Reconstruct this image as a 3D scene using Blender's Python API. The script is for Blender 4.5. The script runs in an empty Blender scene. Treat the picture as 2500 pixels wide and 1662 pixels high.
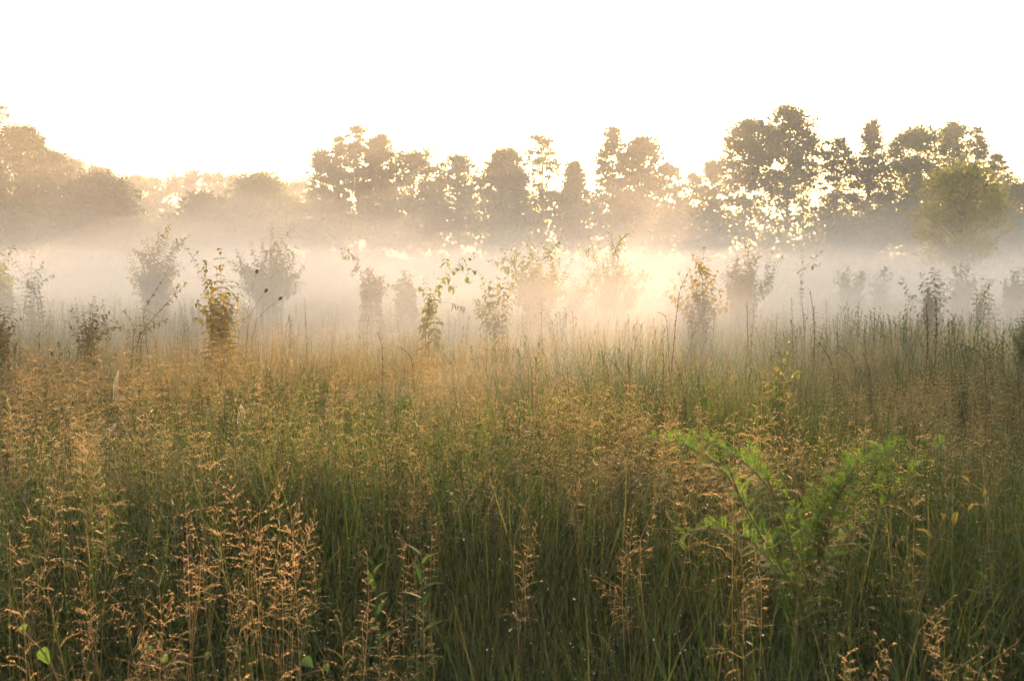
import bpy, math, random
import numpy as np
from mathutils import Vector, Matrix, Euler, noise as mnoise

R = math.radians
S = bpy.context.scene
COL = S.collection
rng = np.random.default_rng(7)
random.seed(7)

# ------------------------------------------------------------------ camera
CAM_H = 1.65
F = 2431.0                      # focal length in photo pixels (35 mm lens, 2500 px wide)
HOR = 625.0                     # photo row of the horizon
PITCH = math.atan((831.0 - HOR) / F)
cam_d = bpy.data.cameras.new('camera')
cam = bpy.data.objects.new('camera', cam_d)
COL.objects.link(cam)
cam_d.lens = 35.0
cam_d.sensor_width = 36.0
cam_d.clip_start = 0.05
cam_d.clip_end = 3000.0
cam.location = (0, 0, CAM_H)
cam.rotation_euler = (R(90) - PITCH, 0, 0)
S.camera = cam
cam_d.dof.use_dof = True
cam_d.dof.focus_distance = 6.5
cam_d.dof.aperture_fstop = 8.0

# ------------------------------------------------------------------ light
SUN_AZ, SUN_EL = R(11.15), R(6.8)
SUN_DIR = Vector((math.sin(SUN_AZ) * math.cos(SUN_EL), math.cos(SUN_AZ) * math.cos(SUN_EL), math.sin(SUN_EL)))
W = bpy.data.worlds.new("World")
S.world = W
W.use_nodes = True
wn = W.node_tree
bg = wn.nodes['Background']
sky = wn.nodes.new('ShaderNodeTexSky')
sky.sky_type = 'NISHITA'
sky.sun_disc = False
sky.sun_elevation = SUN_EL
sky.sun_rotation = SUN_AZ
sky.altitude = 100
sky.air_density = 1.0
sky.dust_density = 2.5
sky.ozone_density = 0.6
wn.links.new(sky.outputs[0], bg.inputs[0])
bg.inputs[1].default_value = 0.06

sun_d = bpy.data.lights.new('sun', 'SUN')
sun_d.energy = 3.8
sun_d.angle = R(0.53)
sun_d.color = (1.0, 0.64, 0.36)
sun = bpy.data.objects.new('sun', sun_d)
COL.objects.link(sun)
sun.location = SUN_DIR * 400
sun.rotation_euler = SUN_DIR.to_track_quat('Z', 'Y').to_euler()

S.view_settings.view_transform = 'Standard'
S.view_settings.look = 'None'
S.view_settings.gamma = 1.0
S.view_settings.use_curve_mapping = False
S.view_settings.exposure = 3.55

cy = S.cycles
cy.use_denoising = True
cy.use_adaptive_sampling = True
cy.adaptive_threshold = 0.025
cy.adaptive_min_samples = 24
try:
    cy.denoiser = 'OPENIMAGEDENOISE'
    cy.denoising_input_passes = 'RGB_ALBEDO_NORMAL'
except Exception:
    pass
cy.max_bounces = 5
cy.diffuse_bounces = 2
cy.glossy_bounces = 2
cy.transmission_bounces = 4
cy.volume_bounces = 1
cy.transparent_max_bounces = 64
cy.sample_clamp_indirect = 6.0
cy.caustics_reflective = False
cy.caustics_refractive = False

# ------------------------------------------------------------------ helpers
def PX(px, py, D):
    """the point at distance D (metres ahead) seen at photo pixel px, py"""
    x = (px - 1250.0) / F
    y = -(py - 831.0) / F
    dy = math.cos(PITCH) + y * math.sin(PITCH)
    dz = -math.sin(PITCH) + y * math.cos(PITCH)
    t = D / dy
    return Vector((x * t, D, CAM_H + dz * t))

def ground_z(x, y):
    v = 0.10 * math.sin(x * 0.21 + 1.3) * math.sin(y * 0.17) + 0.05 * math.sin(x * 0.63 + y * 0.41)
    return v * min(1.0, max(0.0, (y - 2.0) / 8.0))

def ground_z_np(x, y):
    v = 0.10 * np.sin(x * 0.21 + 1.3) * np.sin(y * 0.17) + 0.05 * np.sin(x * 0.63 + y * 0.41)
    return v * np.clip((y - 2.0) / 8.0, 0, 1)

def tag(o, label=None, cat=None, group=None, kind=None):
    if label: o['label'] = label
    if cat: o['category'] = cat
    if group: o['group'] = group
    if kind: o['kind'] = kind
    return o

def thing(name, label, cat, loc, group=None):
    o = bpy.data.objects.new(name, None)
    o.empty_display_size = 0.1
    COL.objects.link(o)
    o.location = loc
    return tag(o, label, cat, group)

class MB:
    """collects vertices and faces; builds one mesh"""
    def __init__(s):
        s.v = []; s.f4 = []; s.f3 = []; s.n = 0; s.m4 = []; s.m3 = []
    def add(s, verts, quads=None, tris=None, mat=0):
        verts = np.asarray(verts, dtype=np.float32).reshape(-1, 3)
        if quads is not None and len(quads):
            q = np.asarray(quads, dtype=np.int32).reshape(-1, 4) + s.n
            s.f4.append(q); s.m4.append(np.full(len(q), mat, np.int32))
        if tris is not None and len(tris):
            t = np.asarray(tris, dtype=np.int32).reshape(-1, 3) + s.n
            s.f3.append(t); s.m3.append(np.full(len(t), mat, np.int32))
        s.v.append(verts); s.n += len(verts)
    def tube(s, pts, rad, sides=5, mat=0):
        pts = [Vector(p) for p in pts]
        n = len(pts)
        if not hasattr(rad, '__len__'): rad = [rad] * n
        rings = []
        for i, p in enumerate(pts):
            d = (pts[min(i + 1, n - 1)] - pts[max(i - 1, 0)])
            if d.length < 1e-9: d = Vector((0, 0, 1))
            d.normalize()
            a = d.cross(Vector((0.31, 0.95, 0.07)))
            if a.length < 1e-3: a = d.cross(Vector((1, 0, 0)))
            a.normalize(); b = d.cross(a)
            for k in range(sides):
                t = 2 * math.pi * k / sides
                rings.append(p + (a * math.cos(t) + b * math.sin(t)) * rad[i])
        q = []
        for i in range(n - 1):
            for k in range(sides):
                k2 = (k + 1) % sides
                q.append((i * sides + k, i * sides + k2, (i + 1) * sides + k2, (i + 1) * sides + k))
        s.add([tuple(r) for r in rings], q, None, mat)
    def leaf_cloud(s, centers, size, aspect=0.6, up_bias=0.25, mat=0, r=rng):
        """one folded rhombus per centre, random directions"""
        n = len(centers)
        if n == 0: return
        c = np.asarray(centers, dtype=np.float64)
        size = np.asarray(size, dtype=np.float64).reshape(-1, 1) * np.ones((n, 1))
        d = r.normal(size=(n, 3)); d /= np.linalg.norm(d, axis=1, keepdims=True)
        nr = r.normal(size=(n, 3)); nr[:, 2] += up_bias * 3 * 0.5
        sd = np.cross(d, nr); sd /= (np.linalg.norm(sd, axis=1, keepdims=True) + 1e-9)
        a = c - d * size * 0.5
        b = c + sd * size * aspect * 0.5
        e = c + d * size * 0.5
        g = c - sd * size * aspect * 0.5
        v = np.stack([a, b, e, g], axis=1).reshape(-1, 3)
        q = np.arange(n * 4).reshape(-1, 4)
        s.add(v, q, None, mat)
    def mesh(s, name, mats):
        me = bpy.data.meshes.new(name)
        v = np.concatenate(s.v) if s.v else np.zeros((0, 3), np.float32)
        q = np.concatenate(s.f4) if s.f4 else np.zeros((0, 4), np.int32)
        t = np.concatenate(s.f3) if s.f3 else np.zeros((0, 3), np.int32)
        mi = np.concatenate(s.m4 + s.m3) if (s.m4 or s.m3) else np.zeros(0, np.int32)
        me.vertices.add(len(v)); me.vertices.foreach_set('co', v.ravel())
        nl = len(q) * 4 + len(t) * 3
        me.loops.add(nl)
        me.loops.foreach_set('vertex_index', np.concatenate([q.ravel(), t.ravel()]).astype(np.int32))
        me.polygons.add(len(q) + len(t))
        ls = np.concatenate([np.arange(len(q)) * 4, len(q) * 4 + np.arange(len(t)) * 3]).astype(np.int32)
        me.polygons.foreach_set('loop_start', ls)
        for m in (mats if isinstance(mats, (list, tuple)) else [mats]): me.materials.append(m)
        if len(mi): me.polygons.foreach_set('material_index', mi)
        me.update(calc_edges=True)
        me.validate()
        return me
    def obj(s, name, mats, parent=None, loc=None, smooth=False):
        o = bpy.data.objects.new(name, s.mesh(name, mats))
        COL.objects.link(o)
        if smooth:
            o.data.polygons.foreach_set('use_smooth', np.ones(len(o.data.polygons), bool))
        if parent is not None: o.parent = parent
        if loc is not None: o.location = loc
        return o

def link(o, parent=None):
    COL.objects.link(o)
    if parent is not None: o.parent = parent
    return o

# ------------------------------------------------------------------ materials
def nt(name):
    m = bpy.data.materials.new(name); m.use_nodes = True
    t = m.node_tree
    for n in list(t.nodes): t.nodes.remove(n)
    out = t.nodes.new('ShaderNodeOutputMaterial')
    return m, t, out

def mat_leaf(name, cols, trans=0.5, gloss=0.04, rough=0.45, by='island', tcol=None, noise_scale=0.0):
    """thin leaf: diffuse and translucent, a little gloss; colour varies from leaf to leaf"""
    m, t, out = nt(name)
    N = t.nodes.new; L = t.links.new
    ramp = N('ShaderNodeValToRGB')
    els = ramp.color_ramp.elements
    while len(els) < len(cols): els.new(0.5)
    for i, c in enumerate(cols):
        els[i].position = i / max(1, len(cols) - 1); els[i].color = (*c, 1)
    if by == 'island':
        g = N('ShaderNodeNewGeometry'); src = g.outputs['Random Per Island']
    else:
        g = N('ShaderNodeObjectInfo'); src = g.outputs['Random']
    if noise_scale:
        tc = N('ShaderNodeTexCoord'); nz = N('ShaderNodeTexNoise'); nz.inputs['Scale'].default_value = noise_scale
        L(tc.outputs['Object'], nz.inputs['Vector'])
        mx = N('ShaderNodeMath'); mx.operation = 'MULTIPLY_ADD'
        L(nz.outputs['Fac'], mx.inputs[0]); mx.inputs[1].default_value = 0.9
        m2 = N('ShaderNodeMath'); m2.operation = 'MULTIPLY_ADD'; L(src, m2.inputs[0]); m2.inputs[1].default_value = 0.6; m2.inputs[2].default_value = -0.25
        L(m2.outputs[0], mx.inputs[2]); src = mx.outputs[0]
    L(src, ramp.inputs[0])
    di = N('ShaderNodeBsdfDiffuse'); tr = N('ShaderNodeBsdfTranslucent'); mi = N('ShaderNodeMixShader')
    L(ramp.outputs[0], di.inputs[0])
    if tcol is None:
        L(ramp.outputs[0], tr.inputs[0])
    else:
        mc = N('ShaderNodeMix'); mc.data_type = 'RGBA'; mc.blend_type = 'MULTIPLY'; mc.inputs[0].default_value = 1.0
        L(ramp.outputs[0], mc.inputs[6]); mc.inputs[7].default_value = (*tcol, 1); L(mc.outputs[2], tr.inputs[0])
    mi.inputs[0].default_value = trans
    L(di.outputs[0], mi.inputs[1]); L(tr.outputs[0], mi.inputs[2])
    gl = N('ShaderNodeBsdfGlossy'); gl.inputs['Roughness'].default_value = rough
    m3 = N('ShaderNodeMixShader'); m3.inputs[0].default_value = gloss
    L(mi.outputs[0], m3.inputs[1]); L(gl.outputs[0], m3.inputs[2])
    L(m3.outputs[0], out.inputs['Surface'])
    return m

def mat_bark(name, c1, c2, scale=14):
    m, t, out = nt(name)
    N = t.nodes.new; L = t.links.new
    tc = N('ShaderNodeTexCoord'); nz = N('ShaderNodeTexNoise'); nz.inputs['Scale'].default_value = scale; nz.inputs['Detail'].default_value = 6
    L(tc.outputs['Object'], nz.inputs['Vector'])
    rp = N('ShaderNodeValToRGB'); rp.color_ramp.elements[0].color = (*c1, 1); rp.color_ramp.elements[1].color = (*c2, 1)
    rp.color_ramp.elements[0].position = 0.35; rp.color_ramp.elements[1].position = 0.65
    L(nz.outputs['Fac'], rp.inputs[0])
    b = N('ShaderNodeBsdfPrincipled'); b.inputs['Roughness'].default_value = 0.85
    L(rp.outputs[0], b.inputs['Base Color'])
    bp = N('ShaderNodeBump'); bp.inputs['Strength'].default_value = 0.4; L(nz.outputs['Fac'], bp.inputs['Height']); L(bp.outputs[0], b.inputs['Normal'])
    L(b.outputs[0], out.inputs['Surface'])
    return m

def mat_volume(name, density, color=(0.97, 0.96, 0.95), g=0.4):
    m, t, out = nt(name)
    v = t.nodes.new('ShaderNodeVolumePrincipled')
    v.inputs['Color'].default_value = (*color, 1)
    v.inputs['Density'].default_value = density
    v.inputs['Anisotropy'].default_value = g
    v.inputs['Density Attribute'].default_value = ''
    v.inputs['Temperature Attribute'].default_value = ''
    t.links.new(v.outputs[0], out.inputs['Volume'])
    return m

M = {}
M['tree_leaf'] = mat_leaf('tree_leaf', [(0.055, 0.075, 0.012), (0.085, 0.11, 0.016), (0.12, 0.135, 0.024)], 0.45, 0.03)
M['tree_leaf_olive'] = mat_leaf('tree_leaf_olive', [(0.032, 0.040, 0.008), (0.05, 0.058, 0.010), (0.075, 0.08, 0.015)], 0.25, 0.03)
M['tree_leaf_yellow'] = mat_leaf('tree_leaf_yellow', [(0.20, 0.20, 0.03), (0.31, 0.27, 0.04), (0.40, 0.34, 0.05)], 0.6, 0.03)
M['bark'] = mat_bark('bark', (0.035, 0.025, 0.017), (0.11, 0.08, 0.055), 6)
M['twig'] = mat_bark('twig', (0.05, 0.028, 0.014), (0.13, 0.07, 0.035), 30)
M['blade'] = mat_leaf('grass_blade', [(0.006, 0.021, 0.0015), (0.012, 0.035, 0.0022), (0.027, 0.056, 0.005), (0.09, 0.09, 0.02)], 0.6, 0.02, 0.6)  # near grass: deep green, with the foreground shade darkened into the colour
M['blade_far'] = mat_leaf('grass_blade_far', [(0.13, 0.21, 0.02), (0.19, 0.26, 0.03), (0.29, 0.32, 0.06), (0.42, 0.39, 0.14)], 0.6, 0.02, 0.6)  # dew-pale far grass, the glow of the lit mist added to its colour
M['culm'] = mat_leaf('grass_culm', [(0.12, 0.13, 0.03), (0.24, 0.17, 0.05), (0.34, 0.24, 0.08)], 0.5, 0.04, 0.4, 'object')
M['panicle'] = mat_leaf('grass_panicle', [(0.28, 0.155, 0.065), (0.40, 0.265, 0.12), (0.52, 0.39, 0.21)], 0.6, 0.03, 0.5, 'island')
M['panicle_far'] = mat_leaf('grass_panicle_far', [(0.46, 0.34, 0.14), (0.58, 0.47, 0.21), (0.66, 0.56, 0.30)], 0.5, 0.03, 0.5, 'island')  # far seed heads: backlit brightness lightened into the tan
M['shrub_leaf'] = mat_leaf('shrub_leaf', [(0.05, 0.075, 0.012), (0.09, 0.11, 0.018), (0.14, 0.14, 0.025)], 0.55, 0.05, 0.35, 'object')

# ground
def mat_ground():
    m, t, out = nt('meadow_soil')
    N = t.nodes.new; L = t.links.new
    tc = N('ShaderNodeTexCoord'); nz = N('ShaderNodeTexNoise'); nz.inputs['Scale'].default_value = 0.6; nz.inputs['Detail'].default_value = 8
    L(tc.outputs['Object'], nz.inputs['Vector'])
    rp = N('ShaderNodeValToRGB'); e = rp.color_ramp.elements
    e[0].color = (0.025, 0.03, 0.01, 1); e[1].color = (0.08, 0.075, 0.03, 1)
    L(nz.outputs['Fac'], rp.inputs[0])
    b = N('ShaderNodeBsdfPrincipled'); b.inputs['Roughness'].default_value = 0.95
    L(rp.outputs[0], b.inputs['Base Color']); L(b.outputs[0], out.inputs['Surface'])
    return m
M['ground'] = mat_ground()

# ------------------------------------------------------------------ ground
gx = np.concatenate([np.linspace(-600, -62, 12), np.linspace(-60, 60, 121), np.linspace(62, 600, 12)])
gy = np.concatenate([np.linspace(-600, -12, 12), np.linspace(-10, 120, 131), np.linspace(125, 600, 12)])
GX, GY = np.meshgrid(gx, gy)
GZ = ground_z_np(GX, GY)
nx, ny = len(gx), len(gy)
idx = np.arange(nx * ny).reshape(ny, nx)
q = np.stack([idx[:-1, :-1], idx[:-1, 1:], idx[1:, 1:], idx[1:, :-1]], axis=-1).reshape(-1, 4)
mb = MB(); mb.add(np.stack([GX, GY, GZ], axis=-1).reshape(-1, 3), q)
tag(mb.obj('meadow_ground', M['ground'], smooth=True), kind='structure')

# ------------------------------------------------------------------ haze and mist
HAZE_D = 0.0027
MIST = [  # top height, front edge, density
    (0.95, 1.8, 0.036), (1.10, 3.0, 0.028), (1.30, 4.5, 0.019), (1.55, 7.5, 0.015), (1.85, 11.0, 0.0075),
    (2.3, 14.0, 0.0062), (3.3, 17.0, 0.0062), (4.9, 20.0, 0.0048), (7.4, 24.0, 0.0028)]
HG = 0.0
MIST_COL = (0.90, 0.83, 0.77)
mb = MB()
x0, x1, y0, y1, z0, z1 = -640, 640, -640, 640, -1.6, 21.0
mb.add([(x0, y0, z0), (x1, y0, z0), (x1, y1, z0), (x0, y1, z0), (x0, y0, z1), (x1, y0, z1), (x1, y1, z1), (x0, y1, z1)],
       [(0, 3, 2, 1), (4, 5, 6, 7), (0, 1, 5, 4), (1, 2, 6, 5), (2, 3, 7, 6), (3, 0, 4, 7)])
tag(mb.obj('haze', mat_volume('haze_air', HAZE_D, (0.93, 0.88, 0.82), g=0.0)), 'thin pale morning haze filling the air over the meadow', 'haze', kind='stuff')

def mist_layer(top, front, dens, seed):
    """closed low bank of mist: a billowing top that tapers down to the ground at its near edge"""
    r = np.random.default_rng(50 + seed)
    xs = np.concatenate([np.linspace(-170, -32, 26), np.linspace(-31, 31, 100), np.linspace(32, 170, 26)])
    ys = front + (np.linspace(0, 1, 130) ** 1.7) * (150 - front)
    n, mth = len(xs), len(ys)
    X, Y = np.meshgrid(xs, ys)
    nz = np.zeros_like(X)
    for k in range(22):
        lam = 2.6 * (16.0 ** (k / 21)); a = r.uniform(0, 6.283); ph = r.uniform(0, 6.283)
        nz += lam ** 0.4 * np.sin((X * np.cos(a) + Y * np.sin(a)) * 6.283 / lam + ph)
    nz /= nz.std()
    Yf = Y + 1.0 * np.sin(X * 0.35 + seed * 3) + 0.6 * np.sin(X * 0.9 + seed)
    ramp = np.clip((Yf - front) / (8.0 if top < 1.7 else 14.0), 0, 1); ramp = ramp * ramp * (3 - 2 * ramp)
    edge = np.clip((170 - np.abs(X)) / 40, 0, 1) * np.clip((118 - 5 * top - Y + 8 * np.sin(X * 0.08 + seed * 2)) / (28 + 5 * top), 0, 1)
    T = np.maximum(-0.45 + (top + 0.45) * ramp * edge * np.clip(1 + 0.25 * nz, 0.3, 2.2), -0.45)
    idx = np.arange(n * mth).reshape(mth, n)
    qt = np.stack([idx[:-1, :-1], idx[:-1, 1:], idx[1:, 1:], idx[1:, :-1]], axis=-1).reshape(-1, 4)
    ring = np.concatenate([idx[0, :], idx[1:, -1], idx[-1, ::-1][1:], idx[::-1, 0][1:-1]])
    top_v = np.stack([X, Y, T], -1).reshape(-1, 3)
    zb = -0.5 - 0.01 * seed
    low = top_v[ring].copy(); low[:, 2] = zb
    m = n * mth; k = len(ring); ar = np.arange(k); a2 = (ar + 1) % k
    qs = np.stack([ring, m + ar, m + a2, ring[a2]], axis=-1)
    cen = np.array([[0, (front + 150) / 2, zb]])
    tb = np.stack([m + ar, np.full(k, m + k), m + a2], axis=-1)
    mb = MB()
    mb.add(np.concatenate([top_v, low, cen]), np.concatenate([qt, qs]), tb)
    return mb.obj('mist', mat_volume('mist_%d' % seed, dens, MIST_COL, g=HG))
for i, (tp, fr, dn) in enumerate(MIST):
    tag(mist_layer(tp, fr, dn, i + 1), 'low bank of white ground mist lying across the far half of the meadow', 'mist', 'layers of the ground mist', 'stuff')

# ------------------------------------------------------------------ trees
def profile(shape, t):
    if shape == 'round': return min(1.0, 0.72 + 0.8 * t) if t < 0.55 else max(0.12, 1 - ((t - 0.5) / 0.5) ** 2.2) ** 0.5
    if shape == 'column': return 0.95 if t < 0.7 else 0.35 + 0.6 * max(0.0, 1 - ((t - 0.7) / 0.3) ** 1.6)
    if shape == 'cone': return 1.0 if t < 0.3 else max(0.10, 1 - (t - 0.3) / 0.7) ** 0.8
    return 1.0

def tree(name, label, x0, x1, yt, yb, D, n=60, per=70, shape='round', mat='tree_leaf', leaf=0.30, trunk=None, group=None, lean=0.0, seed=None, clump=0.115):
    r = np.random.default_rng(seed if seed is not None else int(x0 * 7 + yt))
    top = PX((x0 + x1) / 2, yt, D); bot = PX((x0 + x1) / 2, yb, D)
    wid = 1.28 * (x1 - x0) / F * D; h = top.z - bot.z
    base = Vector((bot.x + lean * wid, D, ground_z(bot.x, D) - 0.05))
    root = thing(name, label, 'tree', base, group)
    cen = []
    for i in range(n):
        t = r.random() ** 0.9 if i > 3 else (1.0, 0.97, 0.92, 0.86)[i]
        w = profile(shape, t) * wid * 0.5
        a = r.random() * 2 * math.pi; rad = r.random() ** 0.55
        cr = wid * clump * (0.6 + 0.8 * r.random())
        ww = max(0.05, w - cr * 0.3)
        z = bot.z + (h - cr * 0.9) * t
        cen.append((bot.x + math.cos(a) * rad * ww, D + math.sin(a) * rad * ww * 0.9, z, cr))
    # a few clumps that reach out of the outline
    for i in range(max(6, n // 6)):
        t = 0.15 + 0.85 * r.random(); w = profile(shape, t) * wid * 0.5; a = r.random() * 2 * math.pi
        f = r.uniform(1.0, 1.22); cen.append((bot.x + math.cos(a) * w * f, D + math.sin(a) * w, bot.z + h * t * r.uniform(0.93, 0.985), wid * clump * 0.5))
    mb = MB(); pts = []; sz = []
    for (cx, cyy, cz, cr) in cen:
        k = max(8, int(per * (cr / (wid * clump)) ** 1.6))
        p = r.normal(size=(k, 3)); p /= np.linalg.norm(p, axis=1, keepdims=True)
        p *= np.abs(r.normal(size=(k, 1)) * 0.62 + 0.35) * cr * np.array([1.45, 1.4, 0.85])
        pts.append(p + np.array([cx, cyy, cz]) - np.array(base)); sz.append(leaf * (0.6 + 0.7 * r.random(k)))
    for i in range(46):
        t = 0.35 + 0.65 * r.random(); w = profile(shape, t) * wid * 0.5; a = r.random() * 2 * math.pi
        L = wid * r.uniform(0.08, 0.2); k = int(r.integers(14, 34)); u = r.random(k)
        o = np.array([bot.x + math.cos(a) * w * 0.86, D + math.sin(a) * w * 0.86, bot.z + h * t * 0.95])
        dv = np.array([math.cos(a) * r.uniform(0.2, 1), math.sin(a) * 0.5, r.uniform(0.2, 1.1)]); dv /= np.linalg.norm(dv)
        q = o + u[:, None] * dv * L + r.normal(size=(k, 3)) * L * 0.10 * (1.25 - u[:, None])
        q[:, 2] = np.minimum(q[:, 2], top.z + 0.02 * h)
        pts.append(q - np.array(base)); sz.append(leaf * (0.45 + 0.5 * r.random(k)))
    mb.leaf_cloud(np.concatenate(pts), np.concatenate(sz), 0.62, 0.3, 0, r)
    mb.obj('crown', M[mat], root)
    # trunk with limbs reaching the clumps
    tb = MB()
    tr = trunk or max(0.09, h * 0.016)
    nb = 7
    tp = Vector((bot.x, D, bot.z + h * 0.86)) - base
    path = []
    for i in range(nb):
        u = i / (nb - 1)
        path.append(Vector((tp.x * u + 0.12 * wid * 0.3 * math.sin(u * 5 + x0), tp.y * u + 0.1 * math.sin(u * 4 + yt), tp.z * u)))
    tb.tube(path, [tr * (1 - 0.85 * i / (nb - 1)) * (1.35 if i == 0 else 1) for i in range(nb)], 7)
    order = r.permutation(len(cen))[:26]
    for j in order:
        c = Vector(cen[j][:3]) - base
        u = min(0.95, max(0.15, (c.z / tp.z) * (0.55 + 0.25 * r.random())))
        i = int(u * (nb - 1)); f = u * (nb - 1) - i
        p0 = path[i].lerp(path[min(i + 1, nb - 1)], f)
        mid = p0.lerp(c, 0.5) + Vector((0, 0, -0.06 * (c - p0).length))
        rr = tr * (1 - 0.85 * u) * 0.5
        tb.tube([p0, mid, c], [rr, rr * 0.65, rr * 0.25], 4)
    tb.obj('trunk', M['bark'], root, smooth=True)
    return root

TREES = [
 # left group, near
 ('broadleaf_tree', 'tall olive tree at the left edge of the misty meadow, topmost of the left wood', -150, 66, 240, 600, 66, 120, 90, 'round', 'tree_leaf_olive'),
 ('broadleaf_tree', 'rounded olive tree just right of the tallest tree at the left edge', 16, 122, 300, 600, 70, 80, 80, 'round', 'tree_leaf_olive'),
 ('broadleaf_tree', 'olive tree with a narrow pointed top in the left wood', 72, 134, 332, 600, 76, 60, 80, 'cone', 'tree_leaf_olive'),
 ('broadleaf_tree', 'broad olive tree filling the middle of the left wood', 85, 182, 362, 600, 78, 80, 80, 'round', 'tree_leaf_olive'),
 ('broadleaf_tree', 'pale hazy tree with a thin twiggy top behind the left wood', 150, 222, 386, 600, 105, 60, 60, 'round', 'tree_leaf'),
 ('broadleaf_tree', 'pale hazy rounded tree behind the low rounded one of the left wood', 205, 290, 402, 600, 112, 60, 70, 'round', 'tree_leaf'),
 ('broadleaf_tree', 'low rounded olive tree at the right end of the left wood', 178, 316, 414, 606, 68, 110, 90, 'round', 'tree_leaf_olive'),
 ('broadleaf_tree', 'small dark tree low at the left edge in front of the left wood', -60, 62, 455, 606, 50, 70, 80, 'round', 'tree_leaf'),
 # middle distance
 ('broadleaf_tree', 'rounded tree rising alone out of the pale wood, left of the central trees', 575, 702, 416, 600, 105, 90, 80, 'round', 'tree_leaf'),
 ('broadleaf_tree', 'small pale feathery tree in front of the far pale wood', 450, 545, 468, 600, 90, 36, 50, 'round', 'tree_leaf_olive'),
 # central row
 ('broadleaf_tree', 'first tree at the left end of the central row with a ragged bushy top', 757, 822, 362, 600, 100, 70, 60, 'round', 'tree_leaf'),
 ('broadleaf_tree', 'slim tree standing second in the central row', 812, 852, 332, 600, 102, 55, 45, 'column', 'tree_leaf'),
 ('broadleaf_tree', 'tallest airy tree of the central row, sky showing through it', 840, 908, 303, 600, 100, 55, 42, 'column', 'tree_leaf'),
 ('broadleaf_tree', 'tall dense tree with a flat bushy top in the central row', 893, 962, 324, 600, 101, 85, 65, 'column', 'tree_leaf'),
 ('broadleaf_tree', 'broad gappy tree right of the tall dense one in the central row', 950, 1080, 362, 600, 100, 95, 50, 'round', 'tree_leaf'),
 ('broadleaf_tree', 'lacy tree with large holes of sky, left of the dense dark column', 1070, 1172, 370, 600, 99, 62, 45, 'round', 'tree_leaf'),
 ('broadleaf_tree', 'dense upright column of a tree near the middle of the central row', 1188, 1280, 360, 600, 97, 120, 75, 'column', 'tree_leaf'),
 ('broadleaf_tree', 'thin tall nearly bare tree showing its stem, right of the dense column', 1280, 1362, 322, 600, 98, 34, 38, 'column', 'tree_leaf'),
 ('broadleaf_tree', 'small dense cone shaped tree in the dip of the central row', 1362, 1440, 392, 600, 97, 80, 75, 'cone', 'tree_leaf'),
 ('broadleaf_tree', 'tall gappy tree with a leaning top, left of the broad crown before the sun', 1462, 1522, 306, 600, 95, 60, 48, 'column', 'tree_leaf'),
 ('broadleaf_tree', 'broad full crown left of the sun', 1505, 1618, 326, 600, 94, 105, 62, 'round', 'tree_leaf'),
 ('broadleaf_tree', 'slight loose tree directly left of the sun gap', 1598, 1662, 396, 610, 92, 40, 40, 'column', 'tree_leaf'),
 # round the sun
 ('broadleaf_tree', 'low lacy tree under the glaring sun', 1650, 1728, 412, 610, 88, 42, 40, 'round', 'tree_leaf'),
 ('broadleaf_tree', 'narrow dense tree whose top touches the sun', 1706, 1772, 388, 610, 86, 60, 62, 'column', 'tree_leaf'),
 ('broadleaf_tree', 'tall gappy tree right of the sun with bare leaning stems below its crown', 1768, 1878, 284, 500, 84, 95, 66, 'round', 'tree_leaf'),
 ('broadleaf_tree', 'tallest tree of the whole skyline, with a pointed top and dark trunks', 1858, 1982, 248, 505, 82, 115, 68, 'round', 'tree_leaf'),
 # right group
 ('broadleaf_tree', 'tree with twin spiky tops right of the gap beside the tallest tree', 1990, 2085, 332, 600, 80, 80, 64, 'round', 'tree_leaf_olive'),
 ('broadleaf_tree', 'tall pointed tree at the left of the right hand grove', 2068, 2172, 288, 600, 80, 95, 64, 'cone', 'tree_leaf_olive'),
 ('broadleaf_tree', 'great dense dome of a tree in the middle of the right hand grove', 2160, 2300, 302, 600, 78, 150, 80, 'round', 'tree_leaf'),
 ('broadleaf_tree', 'high bushy topped tree behind the yellow tree in the right hand grove', 2272, 2362, 288, 600, 80, 90, 64, 'round', 'tree_leaf'),
 ('broadleaf_tree', 'ragged tree with open limbs to the right above the yellow tree', 2345, 2402, 308, 600, 79, 50, 55, 'column', 'tree_leaf'),
 ('broadleaf_tree', 'last loose low top of the right hand grove beyond the yellow tree', 2395, 2455, 370, 600, 79, 45, 52, 'round', 'tree_leaf'),
 ('broadleaf_tree', 'yellow green tree standing forward of the right hand grove, sunlit on its left edge', 2262, 2418, 392, 655, 40, 85, 52, 'column', 'tree_leaf_yellow'),
 ('broadleaf_tree', 'dark bluish tree at the right edge behind the yellow tree', 2405, 2600, 425, 610, 66, 110, 85, 'round', 'tree_leaf'),
]
for i, (nm, lb, a, b, yt, yb, D, n, per, sh, mt) in enumerate(TREES):
    n = int(n * (2.1 if D > 80 else 1.7)); per = int(per * (1.5 if D > 88 else 1.75)); lf = (0.0031 if D > 88 else 0.0024) * D if D > 60 else 0.14
    tree(nm, lb, a, b, yt, yb, D, n, per, sh, mt, leaf=lf, group='trees round the meadow', seed=100 + i)
# the far pale wood between the left wood and the central row
FAR = [(300, 372, 420), (352, 410, 432), (400, 470, 424), (455, 500, 410), (490, 560, 419), (545, 610, 425), (655, 715, 442), (700, 765, 436)]
FARL = ['far pale tree next to the low rounded tree of the left wood', 'far pale flat topped tree, second in the far wood from the left wood',
        'far pale round topped tree near the middle of the far wood', 'far pale tree with a thin spire top in the far wood',
        'far pale wide tree right of the thin spire in the far wood', 'far pale tree touching the left of the lone rounded tree',
        'far pale low tree touching the right of the lone rounded tree', 'far pale tree at the foot of the central row']
for i, (a, b, yt) in enumerate(FAR):
    tree('broadleaf_tree', FARL[i], a, b, yt, 600, 150 + 6 * (i % 3), 60, 60, 'round', 'tree_leaf', leaf=0.5, group='trees of the far wood', seed=300 + i, clump=0.16)

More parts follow.
